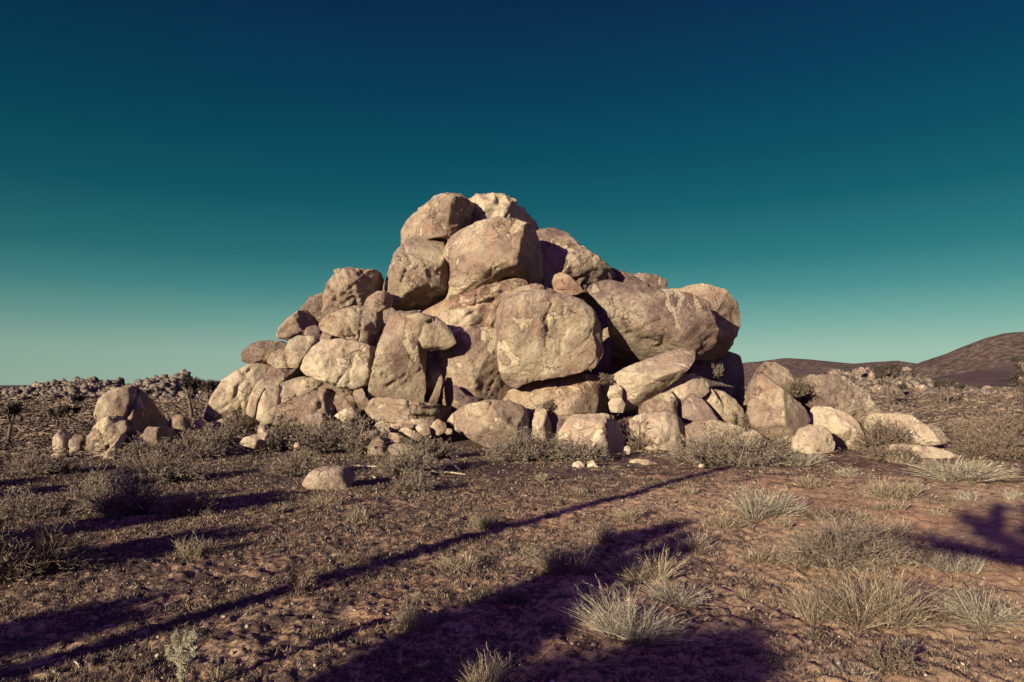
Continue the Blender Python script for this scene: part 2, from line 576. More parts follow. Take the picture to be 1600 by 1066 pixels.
def cube_sphere(n):
    if n in _cube_cache:
        return _cube_cache[n]
    g = np.tan(np.linspace(-np.pi / 4, np.pi / 4, n + 1))
    a, b = np.meshgrid(g, g, indexing='ij')
    one = np.ones_like(a)
    faces = [(a, b, one), (a, -b, -one), (one, a, b), (-one, a, -b), (b, one, a), (-b, -one, a)]
    V, F, base = [], [], 0
    for f in faces:
        p = np.stack([c.ravel() for c in f], 1)
        V.append(p)
        i, j = np.meshgrid(np.arange(n), np.arange(n), indexing='ij')
        q = np.stack([i * (n + 1) + j, (i + 1) * (n + 1) + j, (i + 1) * (n + 1) + j + 1, i * (n + 1) + j + 1], -1).reshape(-1, 4) + base
        # consistent outward winding
        c0 = p[q[0] - base]
        nrm = np.cross(c0[1] - c0[0], c0[2] - c0[0])
        if np.dot(nrm, c0.mean(0)) < 0:
            q = q[:, ::-1]
        F.append(q)
        base += len(p)
    V = np.vstack(V)
    F = np.vstack(F)
    V /= np.linalg.norm(V, axis=1)[:, None]
    key = np.round(V, 5)
    _, idx, inv = np.unique(key, axis=0, return_index=True, return_inverse=True)
    inv = np.ravel(inv)
    V, F = V[idx], inv[F]
    _cube_cache[n] = (V, F)
    return V, F


def seg_dist(P, poly):
    d = np.full(len(P), 1e9)
    for a, b in zip(poly[:-1], poly[1:]):
        ab = b - a
        t = np.clip(((P - a) @ ab) / (ab @ ab + 1e-12), 0, 1)
        d = np.minimum(d, np.linalg.norm(P - a - t[:, None] * ab, axis=1))
    return d


_seed = [100]
ROCKS = []


def rock(label, D, pts, T=0.8, p=2.7, mat='warm', rough=1.0, cuts=(), cracks=(), facets=10, name='boulder', cat='boulder',
         group='granite boulders of the outcrop', rnd=3, res=None):
    """T: half thickness as a share of the half size. cuts: (px, py, f, su, sv): the face falls back beyond that point.
    cracks: (pixel polyline, width m, depth m)"""
    _seed[0] += 1
    sd = _seed[0]
    r = np.random.default_rng(sd)
    P = np.array(pts, float)
    p = p * 1.5
    cpx = poly_centroid(P)
    P = cpx + (P - cpx) * (1 + 1.3 / max(8, np.abs(P - cpx).max()))
    c = at(cpx[0], cpx[1], D)
    eye = np.array([0, 0, CAMZ])
    w = eye - c
    dist = np.linalg.norm(w)
    w /= dist
    u = np.cross([0, 0, 1.0], w)
    u /= np.linalg.norm(u)
    v = np.cross(w, u)

    def loc(q):
        rr = ray(q[0], q[1])
        t = dist / (-(rr @ w)) if (rr @ w) < 0 else 1
        h = eye + rr * t - c
        return np.array([h @ u, h @ v])
    L = np.array([loc(q) for q in P])
    th, R_ = radial(L)
    k = rnd * 2 + 1
    ker = np.hanning(k + 2)[1:-1]
    ker /= ker.sum()
    Rp = np.concatenate([R_[-rnd:], R_, R_[:rnd]]) if rnd else R_
    Rs = np.convolve(Rp, ker, 'valid') if rnd else R_
    size = float(np.sqrt(np.mean(Rs ** 2)))
    Tm = T * size
    spx = size / D * FPX
    n = res or int(np.clip(spx * 0.75, 12, 76))
    S, F = cube_sphere(n)
    du, dv, dw = S[:, 0], S[:, 1], S[:, 2]
    rho = np.sqrt(du ** 2 + dv ** 2)
    s = (rho ** p + np.abs(dw) ** p) ** (-1 / p)
    a = np.arctan2(dv, du) % (2 * np.pi)
    Ra = np.interp(a, np.append(th, 2 * np.pi), np.append(Rs, Rs[0]))
    safe = np.where(rho < 1e-9, 1, rho)
    U = du / safe * rho * s * Ra
    Vv = dv / safe * rho * s * Ra
    W = dw * s * Tm
    # broad facets
    for _ in range(facets):
        ang = r.uniform(0, 2 * np.pi)
        rr = r.uniform(0.05, 0.85) * size
        u0, v0 = math.cos(ang) * rr, math.sin(ang) * rr
        sl = r.uniform(0.12, 1.15)
        su, sv = math.cos(ang) * sl, math.sin(ang) * sl
        lim = Tm * r.uniform(0.62, 0.95) - su * (U - u0) - sv * (Vv - v0)
        hard = 0.012 * size
        ex = W - lim
        lo = np.minimum(W * 0, lim)
        W = np.where(W >= 0, W - 0.9 * np.where(ex > 0, ex * ex / (ex + hard), 0), W + 0.9 * lo)
    for (qx, qy, f, su, sv) in cuts:
        q = loc((qx, qy))
        kk = np.argmin((U - q[0]) ** 2 + (Vv - q[1]) ** 2 + np.where(W < 0, 1e6, 0))
        su = max(-1.9, min(1.9, su))
        lim = W[kk] * 0.97 - su * (U - q[0]) - sv * (Vv - q[1])
        ex = W - lim
        hard = 0.02 * size
        W = np.where(W >= 0, W - np.where(ex > 0, ex * ex / (ex + hard), 0), W + np.minimum(0, lim))
    Q = np.stack([U, Vv, W], 1)
    nrm = np.stack([U / (size ** 2), Vv / (size ** 2), W / (Tm ** 2)], 1)
    nrm /= (np.linalg.norm(nrm, axis=1)[:, None] + 1e-9)
    f0 = 1.0 / max(size, 0.12)
    disp = noise3(Q * f0 * 1.1, sd) * 0.065 * size
    rd = noise3(Q * f0 * 2.6, sd + 1)
    disp += -np.abs(rd) * 0.085 * size * rough
    rq = 0.6 * rough if rough < 1.5 else rough
    disp += noise3(Q * 2.3, sd + 2) * 0.055 * min(1, size) * rq
    if n > 14:
        disp += noise3(Q * 5.5, sd + 3) * 0.028 * min(1, size) * rq
        disp += (-np.abs(noise3(Q * 3.7, sd + 5)) + 0.2) * 0.05 * min(1, size) * rq
    if n > 26:
        disp += noise3(Q * 12, sd + 4) * 0.014 * rough
    # exfoliation steps: shallow ledges where a noise field crosses a level
    ef = noise3(Q * f0 * 1.4 + 9, sd + 7)
    disp += (sst(0.02, 0.05, ef) - 0.5) * 0.035 * min(1.2, size) * rough
    disp -= disp.mean()
    Q = Q + nrm * disp[:, None]
    auto = []
    if size > 0.75 and not res:
        for _ in range(int(r.integers(1, 4))):
            a0 = r.uniform(0, 2 * np.pi)
            q0 = np.array([math.cos(a0), math.sin(a0)]) * size * r.uniform(0.5, 1.0)
            hd = a0 + np.pi + r.uniform(-0.9, 0.9)
            pp = [q0]
            for _k in range(int(r.integers(3, 6))):
                hd += r.normal(0, 0.45)
                pp.append(pp[-1] + np.array([math.cos(hd), math.sin(hd)]) * size * r.uniform(0.18, 0.32))
            auto.append(np.array(pp))
    for LL in auto:
        jit = np.stack([noise3(Q * 3.2, sd + 19), noise3(Q * 3.2, sd + 20)], 1) * 0.10
        d = seg_dist(Q[:, :2] + jit, LL)
        Q[:, 2] -= np.where(Q[:, 2] > -0.1 * Tm, 0.09 * np.exp(-(d / 0.05) ** 2) - 0.02 * (d < 0), 0)
    for (pl, wd, dp) in cracks:
        LL = np.array([loc(q) for q in pl])
        jit = np.stack([noise3(Q * 2.2, sd + 9), noise3(Q * 2.2, sd + 10)], 1) * 0.12
        d = seg_dist(Q[:, :2] + jit, LL)
        Q[:, 2] -= np.where(Q[:, 2] > -0.1 * Tm, dp * np.exp(-(d / wd) ** 2), 0)
    X = Q[:, :1] * u + Q[:, 1:2] * v + Q[:, 2:3] * w
    o = mesh_obj(name, X, F, M[mat], loc=c, smooth=True)
    tag(o, label, cat, group)
    ROCKS.append(o)
    return o


B = rock
# ---- summit
B('rounded tan boulder perched at the very top left of the outcrop, against the sky', 31,
  [(627, 388), (627, 360), (636, 344), (652, 328), (672, 313), (696, 303), (718, 305), (736, 315), (750, 328), (756, 342), (745, 352), (722, 362), (700, 370), (665, 374), (642, 382)],
  T=0.85, p=2.6, cuts=[(722, 335, 0.75, 3.0, -0.3)], rough=1.1)
B('pale crusty boulder at the summit, behind and right of the rounded top boulder', 33,
  [(722, 320), (745, 307), (770, 304), (790, 308), (806, 318), (824, 332), (838, 346), (845, 360), (848, 395), (790, 400), (740, 375)],
  T=0.75, mat='pale', rough=2.2, cuts=[(794, 330, 0.8, 3.6, 0)])
B('upright tan boulder with dark shaded underside, below the top left boulder', 30,
  [(607, 465), (609, 430), (619, 396), (634, 377), (658, 366), (685, 363), (701, 372), (705, 400), (705, 440), (698, 466), (680, 480), (652, 487), (622, 489), (613, 478)],
  T=0.7, p=3.0, cuts=[(690, 420, 0.7, 2.6, 0), (640, 455, 0.75, 0.6, -1.6)], cracks=[([(628, 380), (640, 410), (628, 440)], 0.07, 0.10)])
B('thin leaning rock flake at the left edge below the top boulder, touching the sky', 30.6,
  [(600, 457), (603, 436), (611, 412), (620, 400), (628, 398), (626, 412), (620, 434), (613, 452)], T=0.6, p=2.6, facets=2)
B('broad boulder with a bright cream patch, centre of the upper tier below the summit', 29.5,
  [(694, 392), (705, 370), (720, 356), (745, 347), (780, 341), (806, 343), (826, 352), (842, 368), (850, 400), (850, 445), (815, 452), (780, 440), (745, 452), (715, 464), (700, 468), (705, 420)],
  T=0.75, p=3.0, cuts=[(811, 385, 0.82, 3.4, 0), (750, 432, 0.7, 0.3, -1.5)],
  cracks=[([(735, 354), (765, 352), (800, 352)], 0.05, 0.06), ([(757, 375), (770, 400), (766, 430)], 0.05, 0.05)], mat='warm')
B('long sloping boulder on the right shoulder just below the summit', 32,
  [(828, 366), (838, 358), (866, 356), (886, 364), (902, 380), (926, 395), (948, 412), (963, 428), (968, 445), (935, 455), (900, 455), (872, 440), (850, 410), (838, 385)],
  T=0.8, mat='brown', rough=1.6, cuts=[(895, 390, 0.8, 0.5, 1.3)])
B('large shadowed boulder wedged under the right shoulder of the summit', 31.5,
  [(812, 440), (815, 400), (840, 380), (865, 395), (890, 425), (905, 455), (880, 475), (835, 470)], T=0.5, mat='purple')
B('small orange triangular boulder sitting in the dark notch right of centre', 29.0,
  [(863, 440), (866, 430), (876, 426), (890, 432), (905, 446), (912, 456), (893, 462), (868, 458)], T=0.6, mat='orange', rnd=2, rough=0.7)
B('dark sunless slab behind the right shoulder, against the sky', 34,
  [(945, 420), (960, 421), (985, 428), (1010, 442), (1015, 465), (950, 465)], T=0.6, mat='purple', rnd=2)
B('flat topped tan rock on the skyline right of the shoulder', 34.6,
  [(975, 432), (1000, 427), (1020, 430), (1041, 437), (1042, 462), (985, 462)], T=0.6, p=3.2, mat='brown', rnd=2, rough=1.4)
# ---- right big ones
B('biggest boulder on the right, long mottled flank with dark underside', 28.4,
  [(918, 455), (930, 445), (955, 437), (990, 446), (1030, 452), (1075, 460), (1104, 472), (1116, 495), (1121, 520), (1112, 545), (1088, 556), (1060, 545), (1020, 560), (985, 575), (960, 584), (950, 570), (955, 530), (950, 490), (932, 468)],
  T=0.7, p=2.8, mat='brown', rough=1.2, cuts=[(1040, 525, 0.85, -0.45, -1.7), (960, 450, 0.8, 0.0, 1.2)],
  cracks=[([(962, 445), (980, 470), (986, 500)], 0.10, 0.10)])
B('rounded boulder overhanging the right end of the outcrop, dark below', 30.6,
  [(1028, 460), (1050, 452), (1085, 447), (1112, 445), (1134, 452), (1150, 470), (1157, 492), (1155, 515), (1146, 540), (1134, 556), (1115, 565), (1080, 560), (1060, 500)],
  T=0.8, p=2.5, cuts=[(1128, 470, 0.7, 1.4, 0), (1120, 520, 0.8, 0.6, -1.8)], mat='warm')
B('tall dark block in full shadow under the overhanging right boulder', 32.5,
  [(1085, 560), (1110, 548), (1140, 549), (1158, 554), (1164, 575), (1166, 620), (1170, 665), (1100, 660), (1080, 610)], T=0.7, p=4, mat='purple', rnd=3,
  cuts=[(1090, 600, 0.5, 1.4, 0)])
# ---- centre
B('huge round cream boulder in the middle of the outcrop', 27.6,
  [(776, 520), (778, 488), (790, 468), (812, 457), (845, 456), (880, 460), (910, 471), (930, 490), (941, 520), (939, 550), (928, 574), (895, 584), (850, 590), (822, 600), (802, 607), (787, 592), (779, 560)],
  T=0.8, p=2.2, mat='warm', rough=1.0, facets=3, cuts=[(895, 480, 0.85, 0.7, 0.8), (926, 520, 1, 2.0, 0)],
  cracks=[([(858, 508), (852, 540)], 0.05, 0.07), ([(784, 500), (812, 496), (838, 500)], 0.04, 0.04), ([(815, 468), (832, 478), (866, 472), (868, 460)], 0.045, 0.05)])
B('broken flat cap stones lying on top of the huge round boulder', 27.9,
  [(792, 462), (812, 448), (838, 444), (862, 452), (880, 462), (850, 470), (815, 468)], T=0.9, name='rock_slab', cat='rock', rough=1.6, rnd=2)
B('layered tan bedrock shelf between the upper tier and the round boulder', 29.2,
  [(640, 500), (652, 490), (690, 470), (725, 460), (760, 446), (800, 436), (830, 440), (850, 456), (820, 480), (790, 500), (770, 520), (700, 520), (660, 515)],
  T=0.55, p=2.6, mat='orange', rough=1.3, cracks=[([(690, 488), (730, 478), (770, 470)], 0.08, 0.14), ([(690, 470), (740, 462), (790, 458)], 0.06, 0.10)])
B('small pale ledge boulder with dark joints left of the round boulder', 28.7,
  [(682, 500), (700, 486), (735, 482), (770, 486), (780, 500), (778, 518), (740, 518), (700, 520), (686, 514)], T=0.8, mat='pale', rnd=3,
  cracks=[([(712, 514), (724, 498), (740, 488)], 0.06, 0.12)], cuts=[(738, 500, 0.8, 0.9, 0)])
B('broad pale wall boulder filling the space left of the round boulder', 28.5,
  [(672, 635), (690, 600), (684, 560), (688, 535), (708, 515), (745, 512), (782, 512), (786, 560), (800, 600), (796, 630), (760, 640), (710, 640)],
  T=0.45, p=3.4, mat='warm', rough=1.0, cracks=[([(690, 518), (740, 514), (780, 516)], 0.06, 0.12), ([(700, 600), (720, 600), (742, 602)], 0.05, 0.08)])
B('tall angular boulder left of centre, pale ridge down its face', 27.6,
  [(573, 624), (581, 588), (588, 550), (599, 515), (608, 495), (622, 488), (648, 489), (660, 500), (667, 530), (665, 560), (665, 600), (663, 634), (620, 630)],
  T=0.62, p=3.2, rough=0.9, rnd=2, facets=3, mat='warm',
  cuts=[(656, 560, 0.75, 1.9, 0), (622, 520, 0.9, -0.7, 0.5), (640, 520, 0.85, 0.6, 0.5)],
  cracks=[([(640, 556), (660, 560)], 0.05, 0.07), ([(585, 590), (630, 600), (655, 612)], 0.03, 0.04)])
B('jutting cap block on the right shoulder of the tall angular boulder', 27.1,
  [(636, 494), (655, 489), (682, 497), (702, 515), (711, 535), (700, 545), (675, 549), (662, 545), (650, 525), (640, 508)],
  T=0.9, p=3.2, rough=0.8, rnd=1, facets=3, mat='warm', cuts=[(690, 512, 0.8, 1.0, 0.8), (680, 540, 0.8, 0, -1.8)])
B('dark wedge rock in the shaded recess right of the tall angular boulder', 28.3,
  [(662, 560), (680, 548), (694, 560), (690, 590), (676, 625), (662, 636), (655, 610)], T=0.4, mat='purple', rnd=2)
B('narrow stick-like rock leaning in the shaded recess at the foot of the wall', 27.9,
  [(668, 634), (678, 610), (688, 584), (694, 596), (686, 620), (680, 636)], T=0.8, rnd=2, name='rock_slab', cat='rock', facets=2)
B('dark fin of rock leaning on the pale wall above the base boulder', 27.6,
  [(708, 600), (716, 603), (728, 618), (748, 622), (764, 624), (748, 634), (722, 636), (712, 622)], T=0.8, mat='purple', rnd=1, name='rock_slab', cat='rock', rough=1.5)
B('layered pale ledge under the tall angular boulder', 27.2,
  [(570, 646), (580, 622), (610, 622), (650, 628), (690, 634), (730, 634), (720, 650), (690, 664), (655, 662), (620, 660), (590, 656)],
  T=0.7, p=3.0, mat='warm', rough=1.6, rnd=2, cracks=[([(580, 630), (640, 638), (720, 640)], 0.08, 0.14), ([(590, 648), (640, 650), (690, 655)], 0.06, 0.12)])
B('lower pale broken ledge stepping down towards the rubble', 26.9,
  [(582, 664), (600, 652), (640, 656), (672, 655), (695, 664), (690, 676), (678, 674), (640, 676), (605, 674)], T=0.8, mat='pale', rnd=1, rough=1.7,
  cracks=[([(600, 662), (640, 665), (680, 662)], 0.05, 0.10)])
B('broad pointed base boulder in front of the pale wall, above the dark hollow', 26.3,
  [(697, 658), (712, 642), (730, 632), (760, 627), (795, 627), (820, 636), (833, 652), (836, 680), (824, 700), (800, 704), (770, 704), (745, 693), (715, 675)],
  T=0.7, p=2.6, mat='warm', rough=1.0, rnd=3, cuts=[(812, 655, 0.75, 2.4, 0), (740, 680, 0.8, -0.2, -1.0)])
B('reddish orange wall of bedrock under the huge round boulder', 28.0,
  [(775, 640), (795, 612), (830, 596), (870, 588), (905, 584), (945, 586), (956, 600), (956, 640), (940, 660), (890, 662), (840, 660), (800, 655)],
  T=0.45, p=3.2, mat='orange', rough=0.9, cracks=[([(830, 604), (826, 618), (836, 626)], 0.07, 0.14), ([(800, 648), (870, 652), (940, 648)], 0.07, 0.12)])
B('narrow upright pale stone beside the broad pointed base boulder', 26.8,
  [(831, 686), (832, 655), (838, 638), (852, 640), (860, 660), (864, 688)], T=0.8, p=3, mat='pale', rnd=2, cuts=[(850, 660, 0.7, 2.5, 0)])
B('dark recessed rock behind the pale cut block, under the orange wall', 27.5,
  [(850, 690), (852, 650), (875, 640), (900, 648), (905, 670), (890, 694)], T=0.5, mat='purple', rnd=2, rough=1.5)
B('pale cut block with a sharp edge and dark textured right face, front base', 25.8,
  [(868, 706), (874, 678), (884, 660), (896, 650), (920, 648), (948, 648), (966, 660), (975, 680), (980, 708), (930, 722), (890, 716)],
  T=0.75, p=3.4, mat='pale', rough=0.8, rnd=1, facets=2, cuts=[(942, 670, 0.86, 2.1, 0.1), (905, 655, 0.9, 0, 1.4), (885, 670, 0.85, -1.0, 0.4)],
  cracks=[([(915, 672), (935, 662), (942, 652)], 0.04, 0.07)])
B('leaning cream slab rising right from below the round boulder', 27.3,
  [(948, 592), (975, 576), (1010, 562), (1045, 549), (1074, 541), (1088, 548), (1086, 562), (1068, 584), (1042, 606), (1018, 626), (995, 643), (968, 644), (974, 615), (950, 602)],
  T=0.6, p=3.0, mat='pale', rough=0.7, rnd=2, facets=2, cuts=[(1040, 585, 0.8, 0.9, -1.6), (1000, 565, 0.9, 0, 1.3)],
  cracks=[([(985, 580), (1000, 590), (1045, 600)], 0.05, 0.08), ([(972, 600), (990, 601)], 0.04, 0.06)])
B('small cream knob stone, upper of two stacked under the leaning slab', 27.0,
  [(950, 616), (954, 604), (966, 602), (972, 610), (971, 621), (960, 624), (952, 623)], T=0.8, mat='pale', rnd=3, rough=0.5, name='stone', cat='rock')
B('small cream knob stone, lower of two stacked under the leaning slab', 26.9,
  [(951, 630), (956, 623), (970, 622), (976, 632), (973, 644), (955, 644)], T=0.8, mat='pale', rnd=3, rough=0.5, name='stone', cat='rock')
B('domed pale boulder behind the cut block at the right front base', 26.5,
  [(976, 668), (985, 655), (1008, 645), (1040, 645), (1062, 652), (1071, 668), (1070, 690), (1060, 704), (1025, 705), (990, 698)],
  T=0.75, p=2.8, mat='pale', rough=0.8, rnd=3, cuts=[(1060, 670, 0.6, 2.6, 0)])
B('pale split wedge leaning above the domed base boulder', 27.3,
  [(992, 646), (1005, 630), (1030, 616), (1048, 611), (1057, 622), (1059, 650), (1030, 650)], T=0.7, mat='warm', rnd=1, rough=0.7, facets=3, cuts=[(1050, 630, 0.7, 2.4, 0)])
B('pale rounded peak of rock above the split wedge', 28.0,
  [(1022, 622), (1040, 600), (1064, 588), (1082, 584), (1098, 592), (1109, 602), (1100, 618), (1075, 630), (1040, 630)],
  T=0.7, mat='pale', rnd=2, rough=0.8, facets=4, cuts=[(1080, 590, 0.8, 0.9, 0.5)])
B('small broken block lodged beside the rounded peak', 27.7,
  [(1072, 618), (1078, 609), (1092, 608), (1104, 604), (1108, 612), (1096, 622), (1080, 626)], T=0.8, mat='brown', rnd=1, name='stone', cat='rock')
B('flat purplish grey panel of rock between pale broken blocks', 27.7,
  [(1059, 650), (1061, 622), (1078, 614), (1096, 622), (1112, 640), (1122, 658), (1085, 658)], T=0.5, p=4, mat='purple', rnd=1, rough=0.6, facets=1)
B('pale cracked slab standing right of the purplish panel', 28.0,
  [(1094, 618), (1104, 603), (1116, 612), (1128, 632), (1138, 656), (1120, 660), (1108, 640)], T=0.7, mat='pale', rnd=1, rough=1.0, cracks=[([(1106, 612), (1108, 634), (1122, 655)], 0.04, 0.08)])
B('brown speckled slab at the right foot of the outcrop', 28.2,
  [(1116, 610), (1130, 612), (1148, 625), (1161, 640), (1163, 655), (1150, 668), (1128, 664), (1124, 640)], T=0.6, mat='warm', rnd=2, cuts=[(1146, 635, 0.7, 1.2, 0.8)])
B('low pale bedrock apron behind the big grey bush', 26.6,
  [(1066, 668), (1090, 658), (1130, 660), (1160, 668), (1168, 690), (1120, 704), (1070, 700)], T=0.7, mat='warm', rnd=2, rough=1.5)
# ---- left side
B('square balanced boulder high on the left, pitted face, against the sky', 29.6,
  [(506, 484), (509, 458), (517, 440), (526, 424), (550, 421), (580, 421), (596, 425), (601, 440), (597, 456), (583, 468), (560, 480), (538, 488), (518, 494)],
  T=0.7, p=3.2, mat='warm', rough=2.0, rnd=3, cuts=[(582, 440, 0.7, 2.2, 0)])
B('small rounded stone wedged right of the square balanced boulder', 28.9,
  [(568, 480), (575, 464), (590, 456), (606, 457), (614, 466), (610, 480), (590, 488)], T=0.8, rnd=3, rough=1.2)
B('smooth tan boulder with a vertical crack, under the square balanced one', 28.4,
  [(498, 508), (506, 496), (526, 486), (555, 479), (580, 476), (597, 480), (600, 500), (596, 524), (586, 538), (560, 534), (530, 526), (506, 518)],
  T=0.7, p=2.8, mat='warm', rough=0.8, rnd=3, cracks=[([(565, 488), (562, 510), (559, 530)], 0.045, 0.10)], cuts=[(588, 500, 0.6, 2.2, 0)])
B('brown mottled boulder behind and left of the square balanced one', 30.2,
  [(468, 500), (472, 480), (485, 466), (505, 458), (520, 460), (520, 485), (505, 505), (490, 512)], T=0.8, mat='brown', rnd=3)
B('low tan boulder jutting left into the sky on the upper left slope', 29.6,
  [(432, 528), (437, 512), (450, 497), (468, 486), (482, 484), (496, 500), (492, 518), (478, 528), (455, 532)], T=0.8, rnd=2, cuts=[(470, 520, 0.7, 0.3, -1.5)])
B('small curved dark stone tucked under the upper left slope', 28.8,
  [(474, 522), (480, 512), (492, 509), (503, 514), (504, 526), (488, 530)], T=0.7, mat='purple', rnd=2, name='stone', cat='rock')
B('small tan cobble wedged beneath the smooth cracked boulder', 28.4,
  [(500, 530), (505, 519), (520, 522), (532, 528), (520, 538), (505, 538)], T=0.8, rnd=2, name='stone', cat='rock')
B('flat brown boulder at the far left upper edge, overhanging the sky', 29.2,
  [(378, 564), (380, 550), (390, 539), (410, 534), (438, 533), (452, 540), (446, 556), (430, 570), (405, 570)], T=0.7, mat='brown', rnd=2, cuts=[(420, 562, 0.7, 0, -1.8)], rough=1.4)
B('small smooth pale stone left of the two domed stones', 28.6,
  [(417, 566), (424, 553), (440, 545), (456, 545), (460, 562), (450, 576), (430, 574)], T=0.8, rnd=3, rough=0.5)
B('domed tan boulder on the left slope above the brown hollow', 28.4,
  [(446, 548), (452, 532), (468, 525), (492, 525), (504, 534), (492, 550), (476, 566), (464, 576), (452, 572)], T=0.8, rnd=2, cuts=[(484, 545, 0.7, 1.6, -1.0)])
B('big squarish boulder with grey patch, middle of the left side', 27.6,
  [(468, 576), (478, 560), (490, 544), (506, 532), (535, 530), (565, 536), (585, 544), (588, 560), (583, 584), (574, 602), (556, 608), (530, 604), (500, 594), (476, 586)],
  T=0.65, p=3.2, mat='pale', rnd=2, rough=1.1, facets=4, cuts=[(576, 570, 0.7, 2.2, 0)])
B('brown hollowed rock between the left boulders', 28.6,
  [(412, 606), (418, 580), (428, 567), (450, 568), (474, 578), (484, 592), (470, 606), (446, 614), (424, 616)], T=0.5, mat='brown', rnd=2)
B('large sloping pale boulder at the left end of the outcrop', 29.0,
  [(316, 656), (322, 640), (334, 614), (346, 597), (366, 582), (390, 570), (418, 568), (424, 580), (414, 606), (404, 632), (396, 660), (372, 668), (340, 664)],
  T=0.65, p=2.8, mat='pale', rnd=2, rough=1.0, cracks=[([(388, 580), (372, 606), (366, 622)], 0.09, 0.14), ([(348, 636), (366, 630), (374, 622)], 0.05, 0.10), ([(320, 650), (350, 650), (380, 648)], 0.05, 0.10)])
B('narrow curved flake of rock beside the large sloping left boulder', 28.4,
  [(384, 645), (390, 620), (402, 598), (413, 592), (414, 606), (404, 630), (398, 655)], T=0.8, mat='pale', rnd=2, facets=2)
B('smooth cream boulder with a split across it, lower left', 27.8,
  [(401, 655), (404, 632), (414, 612), (432, 602), (456, 592), (476, 588), (488, 596), (470, 612), (444, 628), (436, 660), (415, 664)],
  T=0.7, mat='pale', rnd=2, rough=0.7, facets=3, cracks=[([(440, 600), (438, 630), (432, 655)], 0.05, 0.10)])
B('tan rounded boulder right of the split cream boulder, lower left', 27.6,
  [(430, 662), (436, 634), (456, 622), (480, 612), (504, 606), (522, 616), (532, 636), (534, 658), (500, 664), (460, 668)],
  T=0.7, p=2.6, mat='warm', rnd=2, rough=0.8, cracks=[([(436, 634), (470, 622), (500, 608)], 0.05, 0.12)], cuts=[(520, 635, 0.6, 1.8, 0)])
B('small angular slab lying across the top of the split cream boulder', 27.9,
  [(452, 606), (464, 594), (488, 590), (505, 598), (498, 608), (478, 616), (456, 622)], T=0.7, mat='warm', rnd=1, name='rock_slab', cat='rock')
B('shadowed rock filling the gap below the big squarish boulder', 28.2,
  [(495, 610), (510, 600), (540, 606), (565, 612), (580, 640), (560, 660), (530, 655), (515, 630)], T=0.5, mat='purple', rnd=2)
B('small upright stone in the gap under the big squarish boulder', 27.6,
  [(536, 640), (538, 622), (548, 618), (556, 630), (556, 645), (545, 648)], T=0.8, rnd=2, name='stone', cat='rock')
B('angular stone leaning in the gap left of the tall angular boulder', 27.4,
  [(552, 618), (556, 606), (566, 608), (576, 626), (576, 640), (562, 640)], T=0.8, rnd=1, name='stone', cat='rock')
B('flat purplish slab at the lower left foot, behind the low bushes', 27.0,
  [(468, 660), (475, 650), (500, 645), (530, 650), (545, 664), (530, 676), (490, 678)], T=0.7, mat='purple', rnd=2, name='rock_slab', cat='rock')
B('sharp pale shard lying at the foot of the lower left boulders', 26.8,
  [(523, 650), (534, 642), (548, 636), (562, 640), (556, 650), (540, 660)], T=0.6, mat='small', rnd=1, name='rock_slab', cat='rock')
B('low stone slab at the foot of the large sloping left boulder', 28.3,
  [(330, 664), (345, 655), (370, 650), (366, 668), (355, 678)], T=0.6, mat='warm', rnd=1, name='rock_slab', cat='rock')
G2 = 'loose stones at the foot of the outcrop'


def S(label, D, pts, **k):
    k.setdefault('T', 0.7); k.setdefault('mat', 'small'); k.setdefault('rnd', 0); k.setdefault('facets', 6); k.setdefault('p', 3.8); k.setdefault('rough', 1.5)
    return rock(label, D, pts, name=k.pop('name', 'stone'), cat='rock', group=k.pop('group', G2), **k)


S('reddish tilted slab, leftmost of the rubble below the ledge', 25.9, [(556, 696), (562, 682), (574, 674), (590, 673), (588, 684), (574, 696)], mat='orange')
S('tall upright speckled stone in the rubble, rounded top', 25.4, [(572, 718), (576, 700), (583, 688), (592, 684), (600, 690), (606, 705), (610, 720), (590, 724)], mat='warm', p=2.5, T=0.6)
S('pale blocky stone right of the upright speckled stone', 25.9, [(604, 692), (608, 676), (622, 678), (636, 686), (644, 694), (628, 694), (612, 696)], mat='warm')
S('grey-green flat stone below the pale blocky stone', 25.5, [(606, 700), (618, 693), (640, 696), (654, 704), (646, 718), (622, 722), (612, 712)], mat='warm')
S('long pale slab pointing right, upper of two in the rubble', 26.2, [(650, 668), (658, 664), (670, 668), (672, 676), (664, 682), (654, 676)])
S('long pale slab pointing right, lower of two in the rubble', 26.1, [(625, 672), (632, 668), (650, 675), (660, 682), (654, 690), (636, 680)])
S('jagged pale stone at the left of the ledge foot', 26.3, [(588, 666), (598, 658), (606, 668), (610, 678), (598, 680)], rough=1.6)
S('thin pale splinter stone under the ledge', 26.4, [(606, 664), (630, 660), (648, 664), (640, 672), (616, 670)])
S('pale fan-shaped stone at the right end of the ledge', 26.5, [(672, 668), (684, 656), (696, 662), (696, 672), (686, 680), (676, 676)], rough=1.5)
S('tiny reddish pebble under the broad pointed base boulder', 26.0, [(696, 676), (699, 670), (706, 671), (706, 678), (699, 679)], mat='orange')
S('small upright pale tooth-shaped stone among the left bushes', 25.3, [(403, 682), (404, 668), (408, 661), (414, 668), (420, 680), (414, 688)], T=0.6)
S('low pale mound of stone beside the tooth-shaped stone', 25.2, [(374, 694), (382, 684), (398, 679), (412, 684), (418, 694), (396, 700)])
S('little pale cobble between the left bushes', 24.6, [(460, 699), (461, 693), (468, 692), (472, 696), (468, 700)])
S('egg shaped stone beside the dark face of the cut block', 24.9, [(975, 706), (976, 699), (981, 697), (985, 702), (983, 710), (977, 710)], T=0.9, rnd=3, rough=0.3)
S('flat pale slab flush in the ground in front of the cut block', 22.4, [(979, 722), (992, 717), (1012, 718), (1036, 727), (1028, 731), (1004, 728)], T=0.9)
